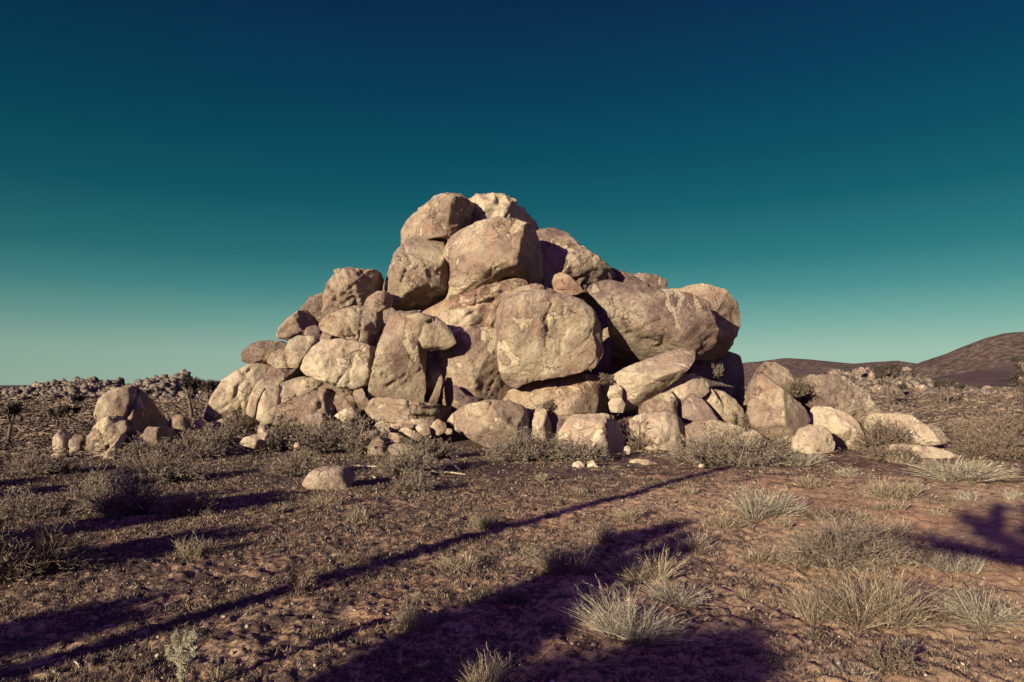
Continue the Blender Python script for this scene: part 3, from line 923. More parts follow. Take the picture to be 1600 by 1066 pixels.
S('white lumpy stone on dark soil, left of a pair', 21.3, [(894, 732), (897, 724), (904, 721), (912, 726), (914, 733), (902, 735)])
S('white pointed stone on dark soil, right of a pair', 21.3, [(917, 730), (919, 723), (926, 719), (932, 728), (944, 733), (934, 735), (922, 732)])
S('white pebble lying on the dirt between pole shadow and grass tufts', 15.4, [(880, 788), (882, 783), (890, 782), (894, 786), (888, 789)])
S('white pebble near the right end of the long thin shadow', 20.8, [(1091, 728), (1094, 725), (1099, 726), (1100, 729), (1094, 731)])
S('half buried pale boulder alone in the open foreground dirt', 16.9,
  [(473, 758), (480, 744), (492, 734), (510, 729), (528, 729), (545, 732), (553, 742), (551, 756), (540, 768), (505, 770), (482, 766)],
  name='boulder', mat='pale', T=0.8, rnd=4, p=1.9, rough=0.6, group='', facets=2)
# ---- right group
G3 = 'boulders in the group right of the outcrop'


def C(label, D, pts, **k):
    return rock(label, D, pts, group=k.pop('group', G3), **k)


C('pointed pale boulder standing right of the outcrop, tapering to its tip', 26.6,
  [(1168, 645), (1171, 620), (1183, 604), (1181, 590), (1187, 583), (1200, 590), (1220, 606), (1240, 622), (1258, 640), (1268, 656), (1262, 668), (1248, 674), (1240, 690), (1215, 694), (1190, 676), (1174, 662)],
  T=0.8, p=2.8, mat='warm', rnd=2, rough=0.8, facets=2, cuts=[(1225, 640, 0.75, 1.9, 0.2), (1200, 665, 0.8, 0, -1.2)])
C('dark domed boulder in shade behind the pointed boulder', 30.6,
  [(1160, 640), (1170, 606), (1182, 580), (1196, 567), (1212, 567), (1230, 578), (1246, 598), (1252, 625), (1230, 645), (1190, 650)], T=0.7, mat='brown', p=2.4)
C('large textured brown boulder right of the pointed boulder', 29.6,
  [(1244, 618), (1248, 600), (1262, 590), (1290, 585), (1318, 589), (1342, 602), (1358, 620), (1370, 640), (1366, 660), (1320, 668), (1268, 650)],
  T=0.75, mat='brown', rough=1.8, rnd=3, p=2.5, cuts=[(1310, 605, 0.85, 0.7, 0.8)])
C('smooth pale slab sloping down in front of the large textured boulder', 27.4,
  [(1262, 650), (1272, 636), (1296, 636), (1325, 648), (1342, 664), (1352, 684), (1354, 704), (1320, 712), (1284, 704), (1268, 680)],
  T=0.7, mat='pale', rough=0.6, rnd=2, cuts=[(1315, 660, 0.85, 0.7, 0.9)])
C('low rounded cream boulder at the front of the right group', 25.4,
  [(1236, 702), (1239, 684), (1248, 670), (1264, 664), (1284, 666), (1298, 676), (1304, 694), (1300, 706), (1262, 710)], T=0.75, mat='pale', rough=0.6, rnd=3, p=2.4)
C('long low slab sloping right beside the brown bush', 28.0,
  [(1340, 672), (1352, 652), (1372, 646), (1400, 646), (1424, 650), (1446, 664), (1462, 680), (1474, 694), (1440, 700), (1380, 700)],
  T=0.7, mat='pale', rough=0.7, rnd=2, facets=3, cuts=[(1400, 665, 0.85, 0.3, 0.6)])
C('small dark slab behind the right end of the long low slab', 28.8,
  [(1440, 672), (1452, 662), (1468, 670), (1484, 688), (1470, 696), (1452, 690)], T=0.6, mat='brown', rnd=2)
C('flat pale bedrock apron on the ground below the long low slab', 24.6,
  [(1376, 706), (1394, 694), (1430, 694), (1470, 702), (1510, 716), (1470, 726), (1410, 722)], T=0.8, mat='pale', rough=0.6, rnd=2, facets=3)
C('small pale stone between the big grey bush and the pointed boulder', 25.8,
  [(1150, 690), (1160, 676), (1178, 673), (1190, 682), (1186, 698), (1160, 700)], mat='pale', T=0.7, rnd=2, name='stone', cat='rock')
C('dark wedge of rock behind the textured boulder at its right foot', 30.5,
  [(1356, 640), (1364, 632), (1374, 634), (1377, 652), (1360, 654)], mat='purple', T=0.8, rnd=1)
# ---- left group
G4 = 'boulders in the group left of the outcrop'


def E(label, D, pts, **k):
    return rock(label, D, pts, group=k.pop('group', G4), **k)


E('large humped boulder left of the outcrop, split by a diagonal crack', 26.2,
  [(150, 652), (153, 632), (164, 616), (182, 606), (205, 604), (222, 612), (238, 628), (252, 644), (268, 662), (276, 680), (250, 694), (218, 712), (205, 706), (190, 690), (160, 680)],
  T=0.75, p=2.6, mat='warm', rnd=2, rough=1.0, cuts=[(226, 640, 0.7, 2.6, 0)], cracks=[([(216, 614), (206, 634), (197, 656)], 0.06, 0.16)])
E('deeply pitted boulder leaning against the large humped boulder', 25.0,
  [(133, 704), (138, 688), (148, 668), (160, 656), (178, 653), (194, 660), (200, 674), (192, 692), (176, 706), (155, 718), (140, 716)], T=0.75, mat='warm', rough=2.6, rnd=2)
E('pale diagonal slab resting in front of the deeply pitted boulder', 24.5,
  [(155, 714), (172, 700), (188, 682), (197, 672), (199, 682), (186, 700), (168, 714)], T=0.8, mat='pale', rnd=1, name='rock_slab', cat='rock')
E('small pale stone at the foot of the deeply pitted boulder', 24.0,
  [(159, 726), (163, 714), (172, 705), (182, 706), (187, 716), (180, 728), (166, 732)], T=0.8, mat='small', rnd=2, name='stone', cat='rock')
E('low broken block right of the large humped boulder', 25.8,
  [(218, 694), (220, 676), (232, 667), (255, 667), (275, 670), (290, 682), (280, 698), (246, 702)], T=0.7, mat='warm', rnd=1, cuts=[(245, 680, 0.8, 1.5, 0.3)])
E('small dark stone on the slope right of the large humped boulder', 26.8,
  [(262, 670), (266, 654), (280, 648), (294, 656), (300, 670), (285, 678)], T=0.7, mat='brown', rnd=2)
E('tiny pale stone beside the left end of the outcrop', 27.4,
  [(300, 672), (304, 660), (314, 654), (322, 662), (322, 674)], T=0.7, mat='warm', rnd=1, name='stone', cat='rock')
E('standing oval stone at the far left of the small boulder group', 25.4,
  [(82, 700), (84, 684), (92, 674), (102, 672), (110, 680), (110, 698), (104, 710), (90, 710)], T=0.7, mat='pale', rnd=3, p=2.3, cuts=[(100, 690, 0.7, 2.2, 0)])
E('rough mushroom shaped stone beside the standing oval stone', 25.4,
  [(108, 700), (110, 688), (118, 680), (128, 682), (134, 692), (130, 702), (128, 712), (110, 712)], T=0.7, mat='brown', rnd=2, rough=2.0)
E('low pale stone under the standing oval stone', 24.4, [(76, 716), (84, 709), (100, 708), (106, 716), (92, 722)], T=0.8, mat='small', rnd=1, name='stone', cat='rock')

# ---- hidden body of the outcrop behind the visible boulders, so it stays solid from every side
B('bulky granite mass at the back of the outcrop, left part', 35.0, [(440, 560), (520, 480), (610, 440), (680, 420), (720, 560), (700, 660), (420, 660), (400, 610)], T=0.55, mat='brown', p=2.6, res=30)
B('bulky granite mass at the back of the outcrop, middle part', 35.0, [(632, 420), (655, 390), (690, 350), (760, 345), (815, 375), (860, 420), (930, 470), (940, 600), (900, 660), (640, 660), (620, 520)], T=0.5, mat='brown', p=2.6, res=30)
B('bulky granite mass at the back of the outcrop, right part', 35.0, [(860, 450), (950, 465), (1080, 480), (1130, 520), (1140, 600), (1130, 660), (880, 660), (850, 560)], T=0.5, mat='brown', p=2.6, res=30)


# ------------------------------------------------------------------ far boulder piles (one mass of tiny rocks)
def ico(n=1):
    import bmesh
    bm = bmesh.new()
    bmesh.ops.create_icosphere(bm, subdivisions=n, radius=1)
    V = np.array([v.co[:] for v in bm.verts])
    F = np.array([[v.index for v in f.verts] for f in bm.faces])
    bm.free()
    return V, F


IV, IF = ico(1)


def rubble(name, P, S_, mat, seed, kind='stuff'):
    r = np.random.default_rng(seed)
    Vs, Fs = [], []
    for k, (p, s) in enumerate(zip(P, S_)):
        q = IV * r.uniform(0.5, 1.15, 3) * [1, 1, 1.15]
        q = np.sign(q) * np.abs(q) ** 0.75
        a = r.uniform(0, 6.28)
        q = q @ np.array([[math.cos(a), math.sin(a), 0], [-math.sin(a), math.cos(a), 0], [0, 0, 1]])
        q = q * (1 + 0.6 * noise3(q * 1.3 + k * 3.1, seed)[:, None])
        Vs.append(q * s + p)
        Fs.append(IF + k * len(IV))
    return tag(mesh_obj(name, np.vstack(Vs), np.vstack(Fs), mat), kind=kind)




def rocks_on(prof, D, depth, foot, n, smin, smax, seed, name):
    """rocks lying on the near slope of a ridge built by build_hill"""
    r = np.random.default_rng(seed)
    px = r.uniform(prof[0][0], prof[-1][0], n)
    zc = CAMZ + (600 - np.interp(px, [q[0] for q in prof], [q[1] for q in prof])) / FPX * D
    s = r.uniform(0.05, 1.02, n)
    sc = np.minimum(s, 1)
    z = foot + (zc - foot) * sc ** 1.25
    X = (px - 800) / FPX * D
    S_ = smin + (smax - smin) * r.uniform(0, 1, n) ** 2.5
    clump = noise3(np.stack([px * 0.03, s * 2, np.full(n, 0.5)], 1), seed)
    S_ = S_ * (1 + 0.9 * clump)
    P = np.stack([X, D - depth + depth * s, z + S_ * 0.05], 1)
    rubble(name, P, np.clip(S_, smin * 0.6, smax), M['farrock'], seed)


RIDGE = [(-260, 612), (-80, 603), (0, 609), (20, 610), (45, 610), (62, 606), (80, 599), (100, 595), (112, 599), (128, 594), (150, 591), (165, 597), (178, 593), (192, 598), (206, 605), (222, 601), (240, 594), (256, 591), (268, 597), (280, 589), (290, 587), (302, 597),
         (330, 603), (420, 608), (560, 615), (700, 620)]
rocks_on(RIDGE, 310, 55, -5.6, 6500, 0.40, 2.2, 51, 'boulder_ridge')
PILE = [(1235, 604), (1270, 592), (1300, 585), (1330, 582), (1350, 578), (1375, 580), (1400, 583), (1425, 588), (1450, 598), (1490, 606)]
rocks_on(PILE, 170, 28, -0.6, 1300, 0.25, 1.2, 52, 'boulder_pile')
# the larger rocks of the right-hand far pile, one by one
GF = 'pale boulders of the far pile right of the outcrop'
for (px, py, w_, h_, lb) in [(1232, 586, 16, 12, 'pale far boulder peeking above the dark domed boulder'),
                             (1305, 581, 20, 10, 'pale far boulder just above the large textured boulder'),
                             (1346, 578, 16, 14, 'pale far boulder at the left end of the distant pile'),
                             (1362, 586, 14, 16, 'upright far boulder behind the distant joshua tree'),
                             (1388, 577, 26, 10, 'pale domed far boulder on top of the distant pile, left dome'),
                             (1416, 575, 22, 8, 'pale domed far boulder on top of the distant pile, right dome'),
                             (1372, 606, 26, 18, 'brown round far boulder at the foot of the distant pile'),
                             (1440, 605, 30, 14, 'pale flat far boulder standing alone right of the distant pile'),
                             (1543, 603, 16, 6, 'tiny white far boulder low on the plain at the right'),
                             (1405, 598, 14, 12, 'tan far boulder right of the distant joshua tree trunk')]:
    ang = np.linspace(0, 2 * np.pi, 9)[:-1]
    w_, h_, py = w_ * 0.75, h_ * 0.75, py + 2
    pts = [(px + math.cos(a) * w_ / 2 * (1 + 0.15 * math.sin(3 * a + px)), py - math.sin(a) * h_ / 2) for a in ang]
    rock(lb, 138 if py > 590 else 160, pts, T=0.8, p=3.0, rough=2.0, mat='brown', group=GF, res=12, rnd=1)


# ------------------------------------------------------------------ plants
def strips(P0, P1, P2, w0, w1, segs, r):
    """quadratic curves as flat tapering strips -> V, F(quads)"""
    n = len(P0)
    t = np.linspace(0, 1, segs + 1)
    pts = ((1 - t)[None, :, None] ** 2) * P0[:, None] + (2 * t * (1 - t))[None, :, None] * P1[:, None] + (t ** 2)[None, :, None] * P2[:, None]
    d = P2 - P0
    q = np.cross(d, r.normal(size=(n, 3)))
    q /= (np.linalg.norm(q, axis=1)[:, None] + 1e-9)
    wd = (np.atleast_1d(w0)[:, None] * (1 - t)[None] + np.atleast_1d(w1)[:, None] * t[None])
    wd = np.broadcast_to(wd, (n, segs + 1))
    A = pts - q[:, None] * wd[..., None] / 2
    Bq = pts + q[:, None] * wd[..., None] / 2
    V = np.stack([A, Bq], 2).reshape(-1, 3)
    base = (np.arange(n) * (segs + 1) * 2)[:, None]
    k = np.arange(segs)[None] * 2
    F = np.stack([base + k, base + k + 1, base + k + 3, base + k + 2], -1).reshape(-1, 4)
    return V, F, pts


def unit(v):
    return v / (np.linalg.norm(v, axis=-1, keepdims=True) + 1e-9)


PLANT_N = [0]


def place_px(px, py):
    return on_ground(px, py)


def grass_clump(label, px, py, wpx, hpx, n=260, mat='straw', lean=0.25, group='dry grass clumps on the sandy foreground', spread=0.55, name='grass_clump', curl=0.0):
    PLANT_N[0] += 1
    r = np.random.default_rng(900 + PLANT_N[0])
    g = on_ground(px, py)
    D = g[1]
    W = wpx / FPX * D / 2
    Hh = hpx / FPX * D
    Dp = min(W, max(0.2, Hh * 0.7))
    bw = max(0.0045, D * 0.00058)
    n = int(n * 2.3)
    # several crowns per clump for an uneven outline
    nc = max(4, int(4 + W * 10))
    cx = r.uniform(-0.6, 0.6, nc) * W
    cy = r.uniform(-0.6, 0.6, nc) * Dp
    ch = r.uniform(0.55, 1.0, nc) * (1 - 0.35 * np.abs(cx) / (W + 1e-6))
    ch[0] = 1.0
    k = r.integers(0, nc, n)
    a = r.uniform(0, 2 * np.pi, n)
    rr = np.sqrt(r.uniform(0, 1, n)) * 1.6
    P0 = np.stack([cx[k] + np.cos(a) * rr * 0.12 * W, cy[k] + np.sin(a) * rr * 0.12 * Dp, np.full(n, -0.02)], 1)
    hh = ch[k] * Hh * r.uniform(0.2, 0.92, n)
    out = unit(np.stack([cx[k] * 0.8 + np.cos(a) * W * 0.6, cy[k] * 0.8 + np.sin(a) * Dp * 0.6, np.zeros(n)], 1))
    sp = r.uniform(0.1, 1, n) * spread * Hh
    P2 = P0 + out * sp[:, None]
    P2 += r.normal(0, 0.07 * Hh, (n, 3))
    P2[:, 2] = hh * (1 - 0.25 * (sp / (Hh + 1e-6)))
    P1 = P0 + out * (sp * 0.42)[:, None] + r.normal(0, 0.085 * Hh, (n, 3))
    P1[:, 2] = hh * (0.52 + curl)
    V1, F1, pts = strips(P0, P1, P2, np.full(n, bw * 1.25), np.full(n, bw * 0.45), 4, r)
    T1 = np.repeat(np.clip(r.normal(0.34, 0.30, n), 0, 1), 10)
    # side shoots
    m = int(n * 1.6)
    i = r.integers(0, n, m)
    j = r.integers(2, 5, m)
    Q0 = pts[i, j]
    dirn = unit(P2[i] - P0[i]) + r.normal(0, 0.42, (m, 3))
    Q2 = Q0 + unit(dirn) * (hh[i] * r.uniform(0.08, 0.24, m))[:, None]
    Q1 = (Q0 + Q2) / 2 + r.normal(0, 0.015, (m, 3))
    V2, F2, _ = strips(Q0, Q1, Q2, np.full(m, bw * 0.8), np.full(m, bw * 0.4), 2, r)
    T2 = np.repeat(np.clip(r.normal(0.65, 0.2, m), 0, 1), 6)
    o = mesh_obj(name, np.vstack([V1, V2]), np.vstack([F1, F2 + len(V1)]), M[mat], loc=g, tone=np.concatenate([T1, T2]))
    tag(o, label, 'grass', group)
    return o


def shrub(label, px, py, wpx, hpx, n=70, wood='twig', leaf=None, leaves=900, group='twiggy desert shrubs', base=None, loose=1.0, cat='shrub', D=None):
    PLANT_N[0] += 1
    r = np.random.default_rng(900 + PLANT_N[0])
    g = on_ground(px, py) if D is None else at(px, py, D)
    D = g[1]
    W = wpx / FPX * D / 2
    Hh = hpx / FPX * D
    Dp = min(W, max(0.35, Hh * 1.0))
    root = empty('shrub', g)
    tag(root, label, cat, group)
    bw = max(0.006, D * 0.00060)
    n = int(n * 3.0)
    leaves = int(leaves * 3.0)
    Hh *= 1.12
    # several lobes
    nl = max(2, int(2 + W / max(Hh, 0.1) * 2.2))
    lx = np.linspace(-0.62, 0.62, nl) * W + r.normal(0, 0.08 * W, nl)
    ly = r.uniform(-0.5, 0.5, nl) * Dp
    lh = r.uniform(0.62, 1.0, nl) * np.sqrt(np.clip(1 - (lx / (W * 1.25)) ** 2, 0.2, 1))
    lh *= 1.0 / lh.max()
    k = r.integers(0, nl, n)
    a = r.uniform(0, 2 * np.pi, n)
    elv = np.arccos(r.uniform(0.02, 1, n))
    lr = min(W, Hh * 0.75)
    P0 = np.stack([lx[k] * 0.6 + np.cos(a) * 0.06 * W, ly[k] * 0.6 + np.sin(a) * 0.06 * W, np.full(n, -0.02)], 1)
    rr = r.uniform(0.7, 1.0, n)
    P2 = np.stack([lx[k] + np.cos(a) * np.sin(elv) * lr * rr, ly[k] + np.sin(a) * np.sin(elv) * lr * rr, lh[k] * Hh * (0.12 + 0.88 * np.cos(elv)) * rr], 1)
    P1 = P0 * 0.5 + P2 * 0.5
    P1[:, 2] += 0.12 * Hh
    P1 += r.normal(0, 0.06 * Hh, (n, 3))
    V1, F1, p1 = strips(P0, P1, P2, np.full(n, bw * 2.2), np.full(n, bw), 4, r)
    T1 = np.repeat(np.clip(r.normal(0.35, 0.2, n), 0, 1), 10)
    m = n * 6
    i = r.integers(0, n, m)
    j = r.integers(1, 5, m)
    Q0 = p1[i, j]
    od = unit(Q0 - np.stack([lx[k[i]] * 0.7, ly[k[i]] * 0.7, np.zeros(m)], 1)) + r.normal(0, 0.65 * loose, (m, 3))
    Q2 = Q0 + unit(od) * (r.uniform(0.08, 0.22, m) * Hh)[:, None]
    Q1 = (Q0 + Q2) / 2 + r.normal(0, 0.04 * Hh, (m, 3))
    Q2[:, 2] = np.maximum(Q2[:, 2], 0.01)
    V2, F2, p2 = strips(Q0, Q1, Q2, np.full(m, bw), np.full(m, bw * 0.7), 3, r)
    T2 = np.repeat(np.clip(r.normal(0.5, 0.22, m), 0, 1), 8)
    q = n * 14
    i2 = r.integers(0, m, q)
    j2 = r.integers(1, 4, q)
    S0 = p2[i2, j2]
    sd = unit(Q2[i2] - Q0[i2]) + r.normal(0, 0.7 * loose, (q, 3))
    S2 = S0 + unit(sd) * (r.uniform(0.05, 0.13, q) * Hh)[:, None]
    S2[:, 2] = np.maximum(S2[:, 2], 0.01)
    S1 = (S0 + S2) / 2 + r.normal(0, 0.01, (q, 3))
    V3, F3, p3 = strips(S0, S1, S2, np.full(q, bw * 0.75), np.full(q, bw * 0.5), 1, r)
    T3 = np.repeat(np.clip(r.normal(0.65, 0.22, q), 0, 1), 4)
    V = np.vstack([V1, V2, V3])
    F = np.vstack([F1, F2 + len(V1), F3 + len(V1) + len(V2)])
    mesh_obj('branches', V, F, M[wood], parent=root, tone=np.concatenate([T1, T2, T3]))
    if leaf:
        i3 = r.integers(0, q, leaves)
        c = S0[i3] + (S2[i3] - S0[i3]) * r.uniform(0.2, 1.2, (leaves, 1)) + r.normal(0, 0.01, (leaves, 3))
        ls = max(0.012, D * 0.0011) * r.uniform(0.7, 1.5, leaves)
        e1 = unit(r.normal(size=(leaves, 3))) * ls[:, None]
        e2 = unit(np.cross(e1, r.normal(size=(leaves, 3)))) * ls[:, None] * 0.8
        V = np.stack([c - e1, c + e2 * 0.6, c + e1, c - e2 * 0.6], 1).reshape(-1, 3)
        F = np.arange(leaves * 4).reshape(-1, 4)
        mesh_obj('foliage', V, F, M[leaf], parent=root, tone=np.repeat(np.clip(r.normal(0.55, 0.25, leaves), 0, 1), 4))
    return root


GR = 'dry grass clumps on the right foreground sand'
GC = 'dry grass clumps in the middle foreground'
gc = grass_clump
gc('tall pale clump of stiff stems at lower right, the largest and fullest', 1352, 968, 150, 108, 520, group=GR, spread=0.75)
gc('short yellow clump attached left of the largest lower right clump', 1275, 968, 70, 58, 220, group=GR)
gc('bleached skeletal bush just right of bottom centre, tips bare and white', 985, 1000, 95, 92, 300, mat='greystraw', group=GC, spread=0.8)
gc('thin pale tuft right behind the bleached skeletal bush', 1062, 945, 62, 55, 150, mat='greystraw', group=GC, spread=0.9)
gc('rounded straw clump above the bleached skeletal bush', 1010, 910, 82, 60, 280, group=GC, spread=0.7)
gc('rounded straw clump beside the start of the wide dark shadow', 886, 895, 72, 62, 280, group=GC, spread=0.7)
gc('small straw tuft on the far side of the wide shadow edge', 1085, 858, 48, 36, 140, group=GC)
gc('low straw tuft at the far tip of the wide dark shadow', 1128, 826, 64, 36, 160, group=GC)
gc('small yellow tuft under the thin pole shadow, right of centre', 980, 814, 42, 28, 130, group=GC)
gc('low yellow tuft between the thin pole shadow and the wide shadow', 946, 850, 46, 38, 140, group=GC)
gc('isolated straw tuft above the thin pole shadow near centre', 757, 826, 50, 34, 160, group=GC)
gc('isolated straw tuft below the thin pole shadow near centre', 716, 892, 54, 38, 170, group=GC)
gc('pale upright tuft catching light at the edge of the bottom shadow', 650, 982, 66, 48, 190, group=GC, spread=0.35)
gc('tall yellow grass rising from the bottom edge into the light', 752, 1075, 90, 72, 260, group=GC, spread=0.4)
gc('yellow tuft glowing between two dark shadows at left', 310, 868, 62, 38, 180, group=GC, spread=0.5)
gc('broad silvery clump right of the outcrop, second row from the back', 1195, 806, 100, 58, 380, mat='greystraw', group=GR, spread=0.8)
gc('low light clump behind the broad silvery clump', 1266, 760, 64, 24, 180, group=GR)
gc('wide brownish brush clump right of centre right, mid distance', 1395, 778, 92, 40, 340, mat='straw', group=GR)
gc('thin low strip of grass in front of the wide brownish brush clump', 1386, 797, 80, 20, 180, group=GR)
gc('bright fanning clump of white stems at mid right, beside bedrock apron', 1495, 750, 135, 50, 460, mat='greystraw', group=GR, spread=1.2)
gc('tiny yellow tuft on open sand at right', 1472, 808, 42, 18, 90, group=GR)
gc('small tuft left of the large twiggy dome', 1186, 878, 52, 34, 140, group=GR)
gc('small bright tuft left above the large twiggy dome', 1216, 822, 40, 20, 110, group=GR)
gc('brown tuft partly in the shade of the large twiggy dome', 1400, 838, 60, 34, 160, group=GR)
gc('grey clump in the tree-shaped shadow at the right edge', 1482, 892, 100, 46, 240, mat='greystraw', group=GR)
gc('sparse grey stems at the right edge below the tree-shaped shadow', 1552, 968, 115, 72, 260, mat='greystraw', group=GR, spread=0.8)
gc('small stiff clump left half of the large twiggy dome', 1258, 884, 62, 48, 200, mat='straw', group=GR)
gc('dark stiff tuft in the long low shadow at lower centre', 655, 938, 30, 12, 60, mat='straw', group=GC)
gc('small greenish clump in front of the low rounded cream boulder', 1255, 728, 70, 34, 240, mat='greystraw', group=GR, spread=0.8)
gc('small brown tuft above the wide brownish brush clump', 1408, 724, 48, 20, 120, group=GR)
gc('pale tuft at the right edge of the plain beside brown brush', 1530, 735, 50, 22, 130, group=GR)
gc('bleached twigs lying in the shadow at the bottom right edge', 1335, 1066, 60, 30, 60, mat='greystraw', group=GR, spread=1.4)
gc('pale tuft in shade between two streaks at far left', 65, 770, 40, 16, 80, group=GC)
gc('low straw tuft in front of the half buried pale boulder', 515, 790, 70, 24, 170, group=GC)
gc('small dry tuft left of the tiny skeletal plant', 395, 960, 30, 12, 50, group=GC)
gc('short grass wisp just right of the cholla cactus', 345, 1062, 40, 26, 80, group=GC)

for (lb, x_, y_, w_, h_, m_) in [
        ('small tuft between the large twiggy dome and the brown tuft above it', 1340, 812, 44, 18, 'straw'),
        ('small pale tuft left below the broad silvery clump', 1160, 826, 34, 18, 'straw'),
        ('tiny tuft on the near side of the thin pole shadow, far right end', 1075, 772, 34, 14, 'straw'),
        ('tiny tuft beyond the white pebble, right of centre', 905, 772, 30, 13, 'straw'),
        ('low tuft midway between two isolated straw tufts near centre', 826, 868, 34, 18, 'straw'),
        ('low brown tuft at left of centre above the thin pole shadow', 560, 812, 40, 22, 'straw'),
        ('grey tuft on open sand just above the tree-shaped shadow', 1512, 782, 40, 18, 'greystraw'),
        ('low tuft at the right edge of the frame above the tree-shaped shadow', 1580, 782, 40, 22, 'greystraw'),
        ('grey tuft behind the wide brownish brush clump', 1330, 745, 44, 18, 'greystraw'),
        ('small tuft in front of the bright fanning clump', 1438, 764, 34, 14, 'straw'),
        ('dry tuft between the bleached skeletal bush and the lower right clumps', 1165, 935, 36, 20, 'straw'),
        ('flat straggling tuft below the largest lower right clump', 1420, 1012, 44, 18, 'greystraw'),
        ('low tuft below the half buried boulder, left of its straw tuft', 440, 800, 40, 18, 'straw'),
        ('brown tuft on the dark soil under the broad pointed base boulder', 850, 752, 30, 13, 'straw')]:
    gc(lb, x_, y_, w_, h_, 110, mat=m_, group=GR if x_ > 1100 else GC)

GS = 'shrubs along the foot of the outcrop'
GL = 'twiggy shrubs on the left side'
sh = shrub
sh('large twiggy dome shaped shrub in the right foreground', 1322, 882, 165, 74, n=230, wood='greytwig', group='twiggy shrubs in the right foreground')
sh('dark low spreading shrub behind the large twiggy dome', 1290, 812, 90, 24, n=60, group='twiggy shrubs in the right foreground')
sh('big grey leafy bush at the right foot of the outcrop, the widest there', 1135, 728, 150, 62, n=120, wood='greytwig', leaf='leafgrey', leaves=3200, group=GS)
sh('dark brown bush growing beside the shaded face of the cut block', 1000, 702, 62, 44, n=70, wood='twig', leaf='leafdark', leaves=900, group=GS)
sh('grey bush directly in front of the pale cut block', 903, 722, 66, 38, n=60, wood='greytwig', leaf='leafgrey', leaves=1100, group=GS)
sh('grey brown bush under the broad pointed base boulder', 822, 722, 96, 48, n=90, wood='greytwig', leaf='leafgrey', leaves=1400, group=GS)
sh('grey bush growing in front of the rubble stones', 640, 742, 72, 46, n=70, wood='greytwig', leaf='leafgrey', leaves=1200, group=GS)
sh('small grey bush on the edge of the dark hollow', 668, 718, 60, 38, n=60, wood='greytwig', leaf='leafgrey', leaves=900, group=GS)
sh('low pale spreading bush beside the curved dead branches', 645, 768, 66, 28, n=60, wood='greytwig', group=GS)
sh('wide grey bush left of the rubble stones', 535, 708, 120, 52, n=110, wood='greytwig', leaf='leafgrey', leaves=2400, group=GS)
sh('rounded grey bush below the split cream boulder', 450, 700, 72, 46, n=70, wood='greytwig', leaf='leafgrey', leaves=1300, group=GS)
sh('dark bush in the hollow under the large sloping left boulder', 386, 676, 60, 36, n=60, wood='twig', leaf='leafdark', leaves=900, group=GS)
sh('grey bush at the left end foot of the outcrop', 336, 700, 84, 38, n=70, wood='greytwig', leaf='leafgrey', leaves=1100, group=GS)
sh('spiky grey green bush alone above the half buried boulder', 457, 746, 52, 42, n=50, wood='greytwig', leaf='leafgrey', leaves=500, group=GS)
sh('brown bush between the two pale slabs of the right group', 1381, 706, 66, 46, n=70, wood='twig', leaf='leafdark', leaves=1100, group=GS)
sh('small dark bush at the foot of the pointed boulder', 1205, 702, 60, 30, n=50, wood='twig', leaf='leafdark', leaves=600, group=GS)
sh('dark shrub growing in the shade right of the brown speckled slab', 1162, 672, 44, 34, n=40, wood='twig', leaf='leafdark', leaves=500, group=GS, D=28.2)
sh('shrub clinging behind the pointed boulder, in half shade', 1242, 620, 36, 28, n=40, wood='twig', leaf='leafdark', leaves=400, group=GS, D=29.3)
sh('tiny shrub sprouting from the ledge above the leaning slab', 946, 600, 16, 16, n=16, wood='twig', leaf='leafdark', leaves=100, group=GS, D=27.2)
sh('tiny twig plant rooted high in the shaded gap at right', 1118, 590, 18, 20, n=12, wood='greytwig', leaf='leafgrey', leaves=100, group=GS, D=29.0)
sh('small dark plant on the orange wall beside the upright stone', 858, 640, 18, 16, n=16, wood='twig', leaf='leafdark', leaves=100, group=GS, D=27.3)
sh('grey bush right of the low broken block of the left group', 300, 716, 90, 38, n=80, wood='greytwig', leaf='leafgrey', leaves=1100, group=GL)
sh('pale bush in front of the low broken block of the left group', 225, 716, 64, 32, n=60, wood='greytwig', leaf='leafgrey', leaves=600, group=GL)
sh('wide bleached bush below the left boulder group, in full light', 245, 756, 110, 50, n=110, wood='greytwig', leaf='leafgrey', leaves=900, group=GL)
sh('large twiggy shrub left of centre left, left half of a pair', 145, 798, 84, 56, n=90, wood='greytwig', group=GL)
sh('large twiggy shrub left of centre left, right half of a pair', 195, 806, 84, 62, n=90, wood='greytwig', group=GL)
sh('rounded shrub at the left edge, further of the edge shrubs', 32, 812, 84, 42, n=90, wood='greytwig', group=GL)
sh('big dark loose shrub at the left edge, nearest to the viewer', 40, 900, 150, 86, n=120, wood='twig', group=GL)
sh('grey bush left of the standing oval stone', 52, 742, 58, 40, n=60, wood='greytwig', group=GL)
sh('dark shrub fully inside the left shadow band', 300, 804, 70, 34, n=60, wood='twig', group=GL)
sh('low dark shrub right of the large pair of twiggy shrubs', 100, 740, 50, 20, n=40, wood='twig', group=GL)
sh('little skeletal plant where the thin pole shadow bends', 465, 928, 30, 50, n=14, wood='twig', group=GC, loose=0.6)
sh('brown spreading brush at the right edge of the plain, front', 1560, 716, 110, 48, n=90, wood='twig', leaf='leafdark', leaves=900, group='brown brush on the right plain')
sh('reddish brown brush at the right edge of the plain, behind', 1570, 690, 130, 44, n=90, wood='twig', leaf='leafgrey', leaves=900, group='brown brush on the right plain')
sh('brown brush patch right of the long low slab', 1505, 676, 80, 24, n=60, wood='twig', leaf='leafgrey', leaves=600, group='brown brush on the right plain')
sh('reddish brush in front of the flat bedrock apron', 1392, 722, 70, 28, n=60, wood='twig', leaf='leafdark', leaves=500, group='brown brush on the right plain')
sh('dark sparse shrub in the left foreground shadow band', 560, 880, 40, 16, n=30, wood='twig', group=GL)
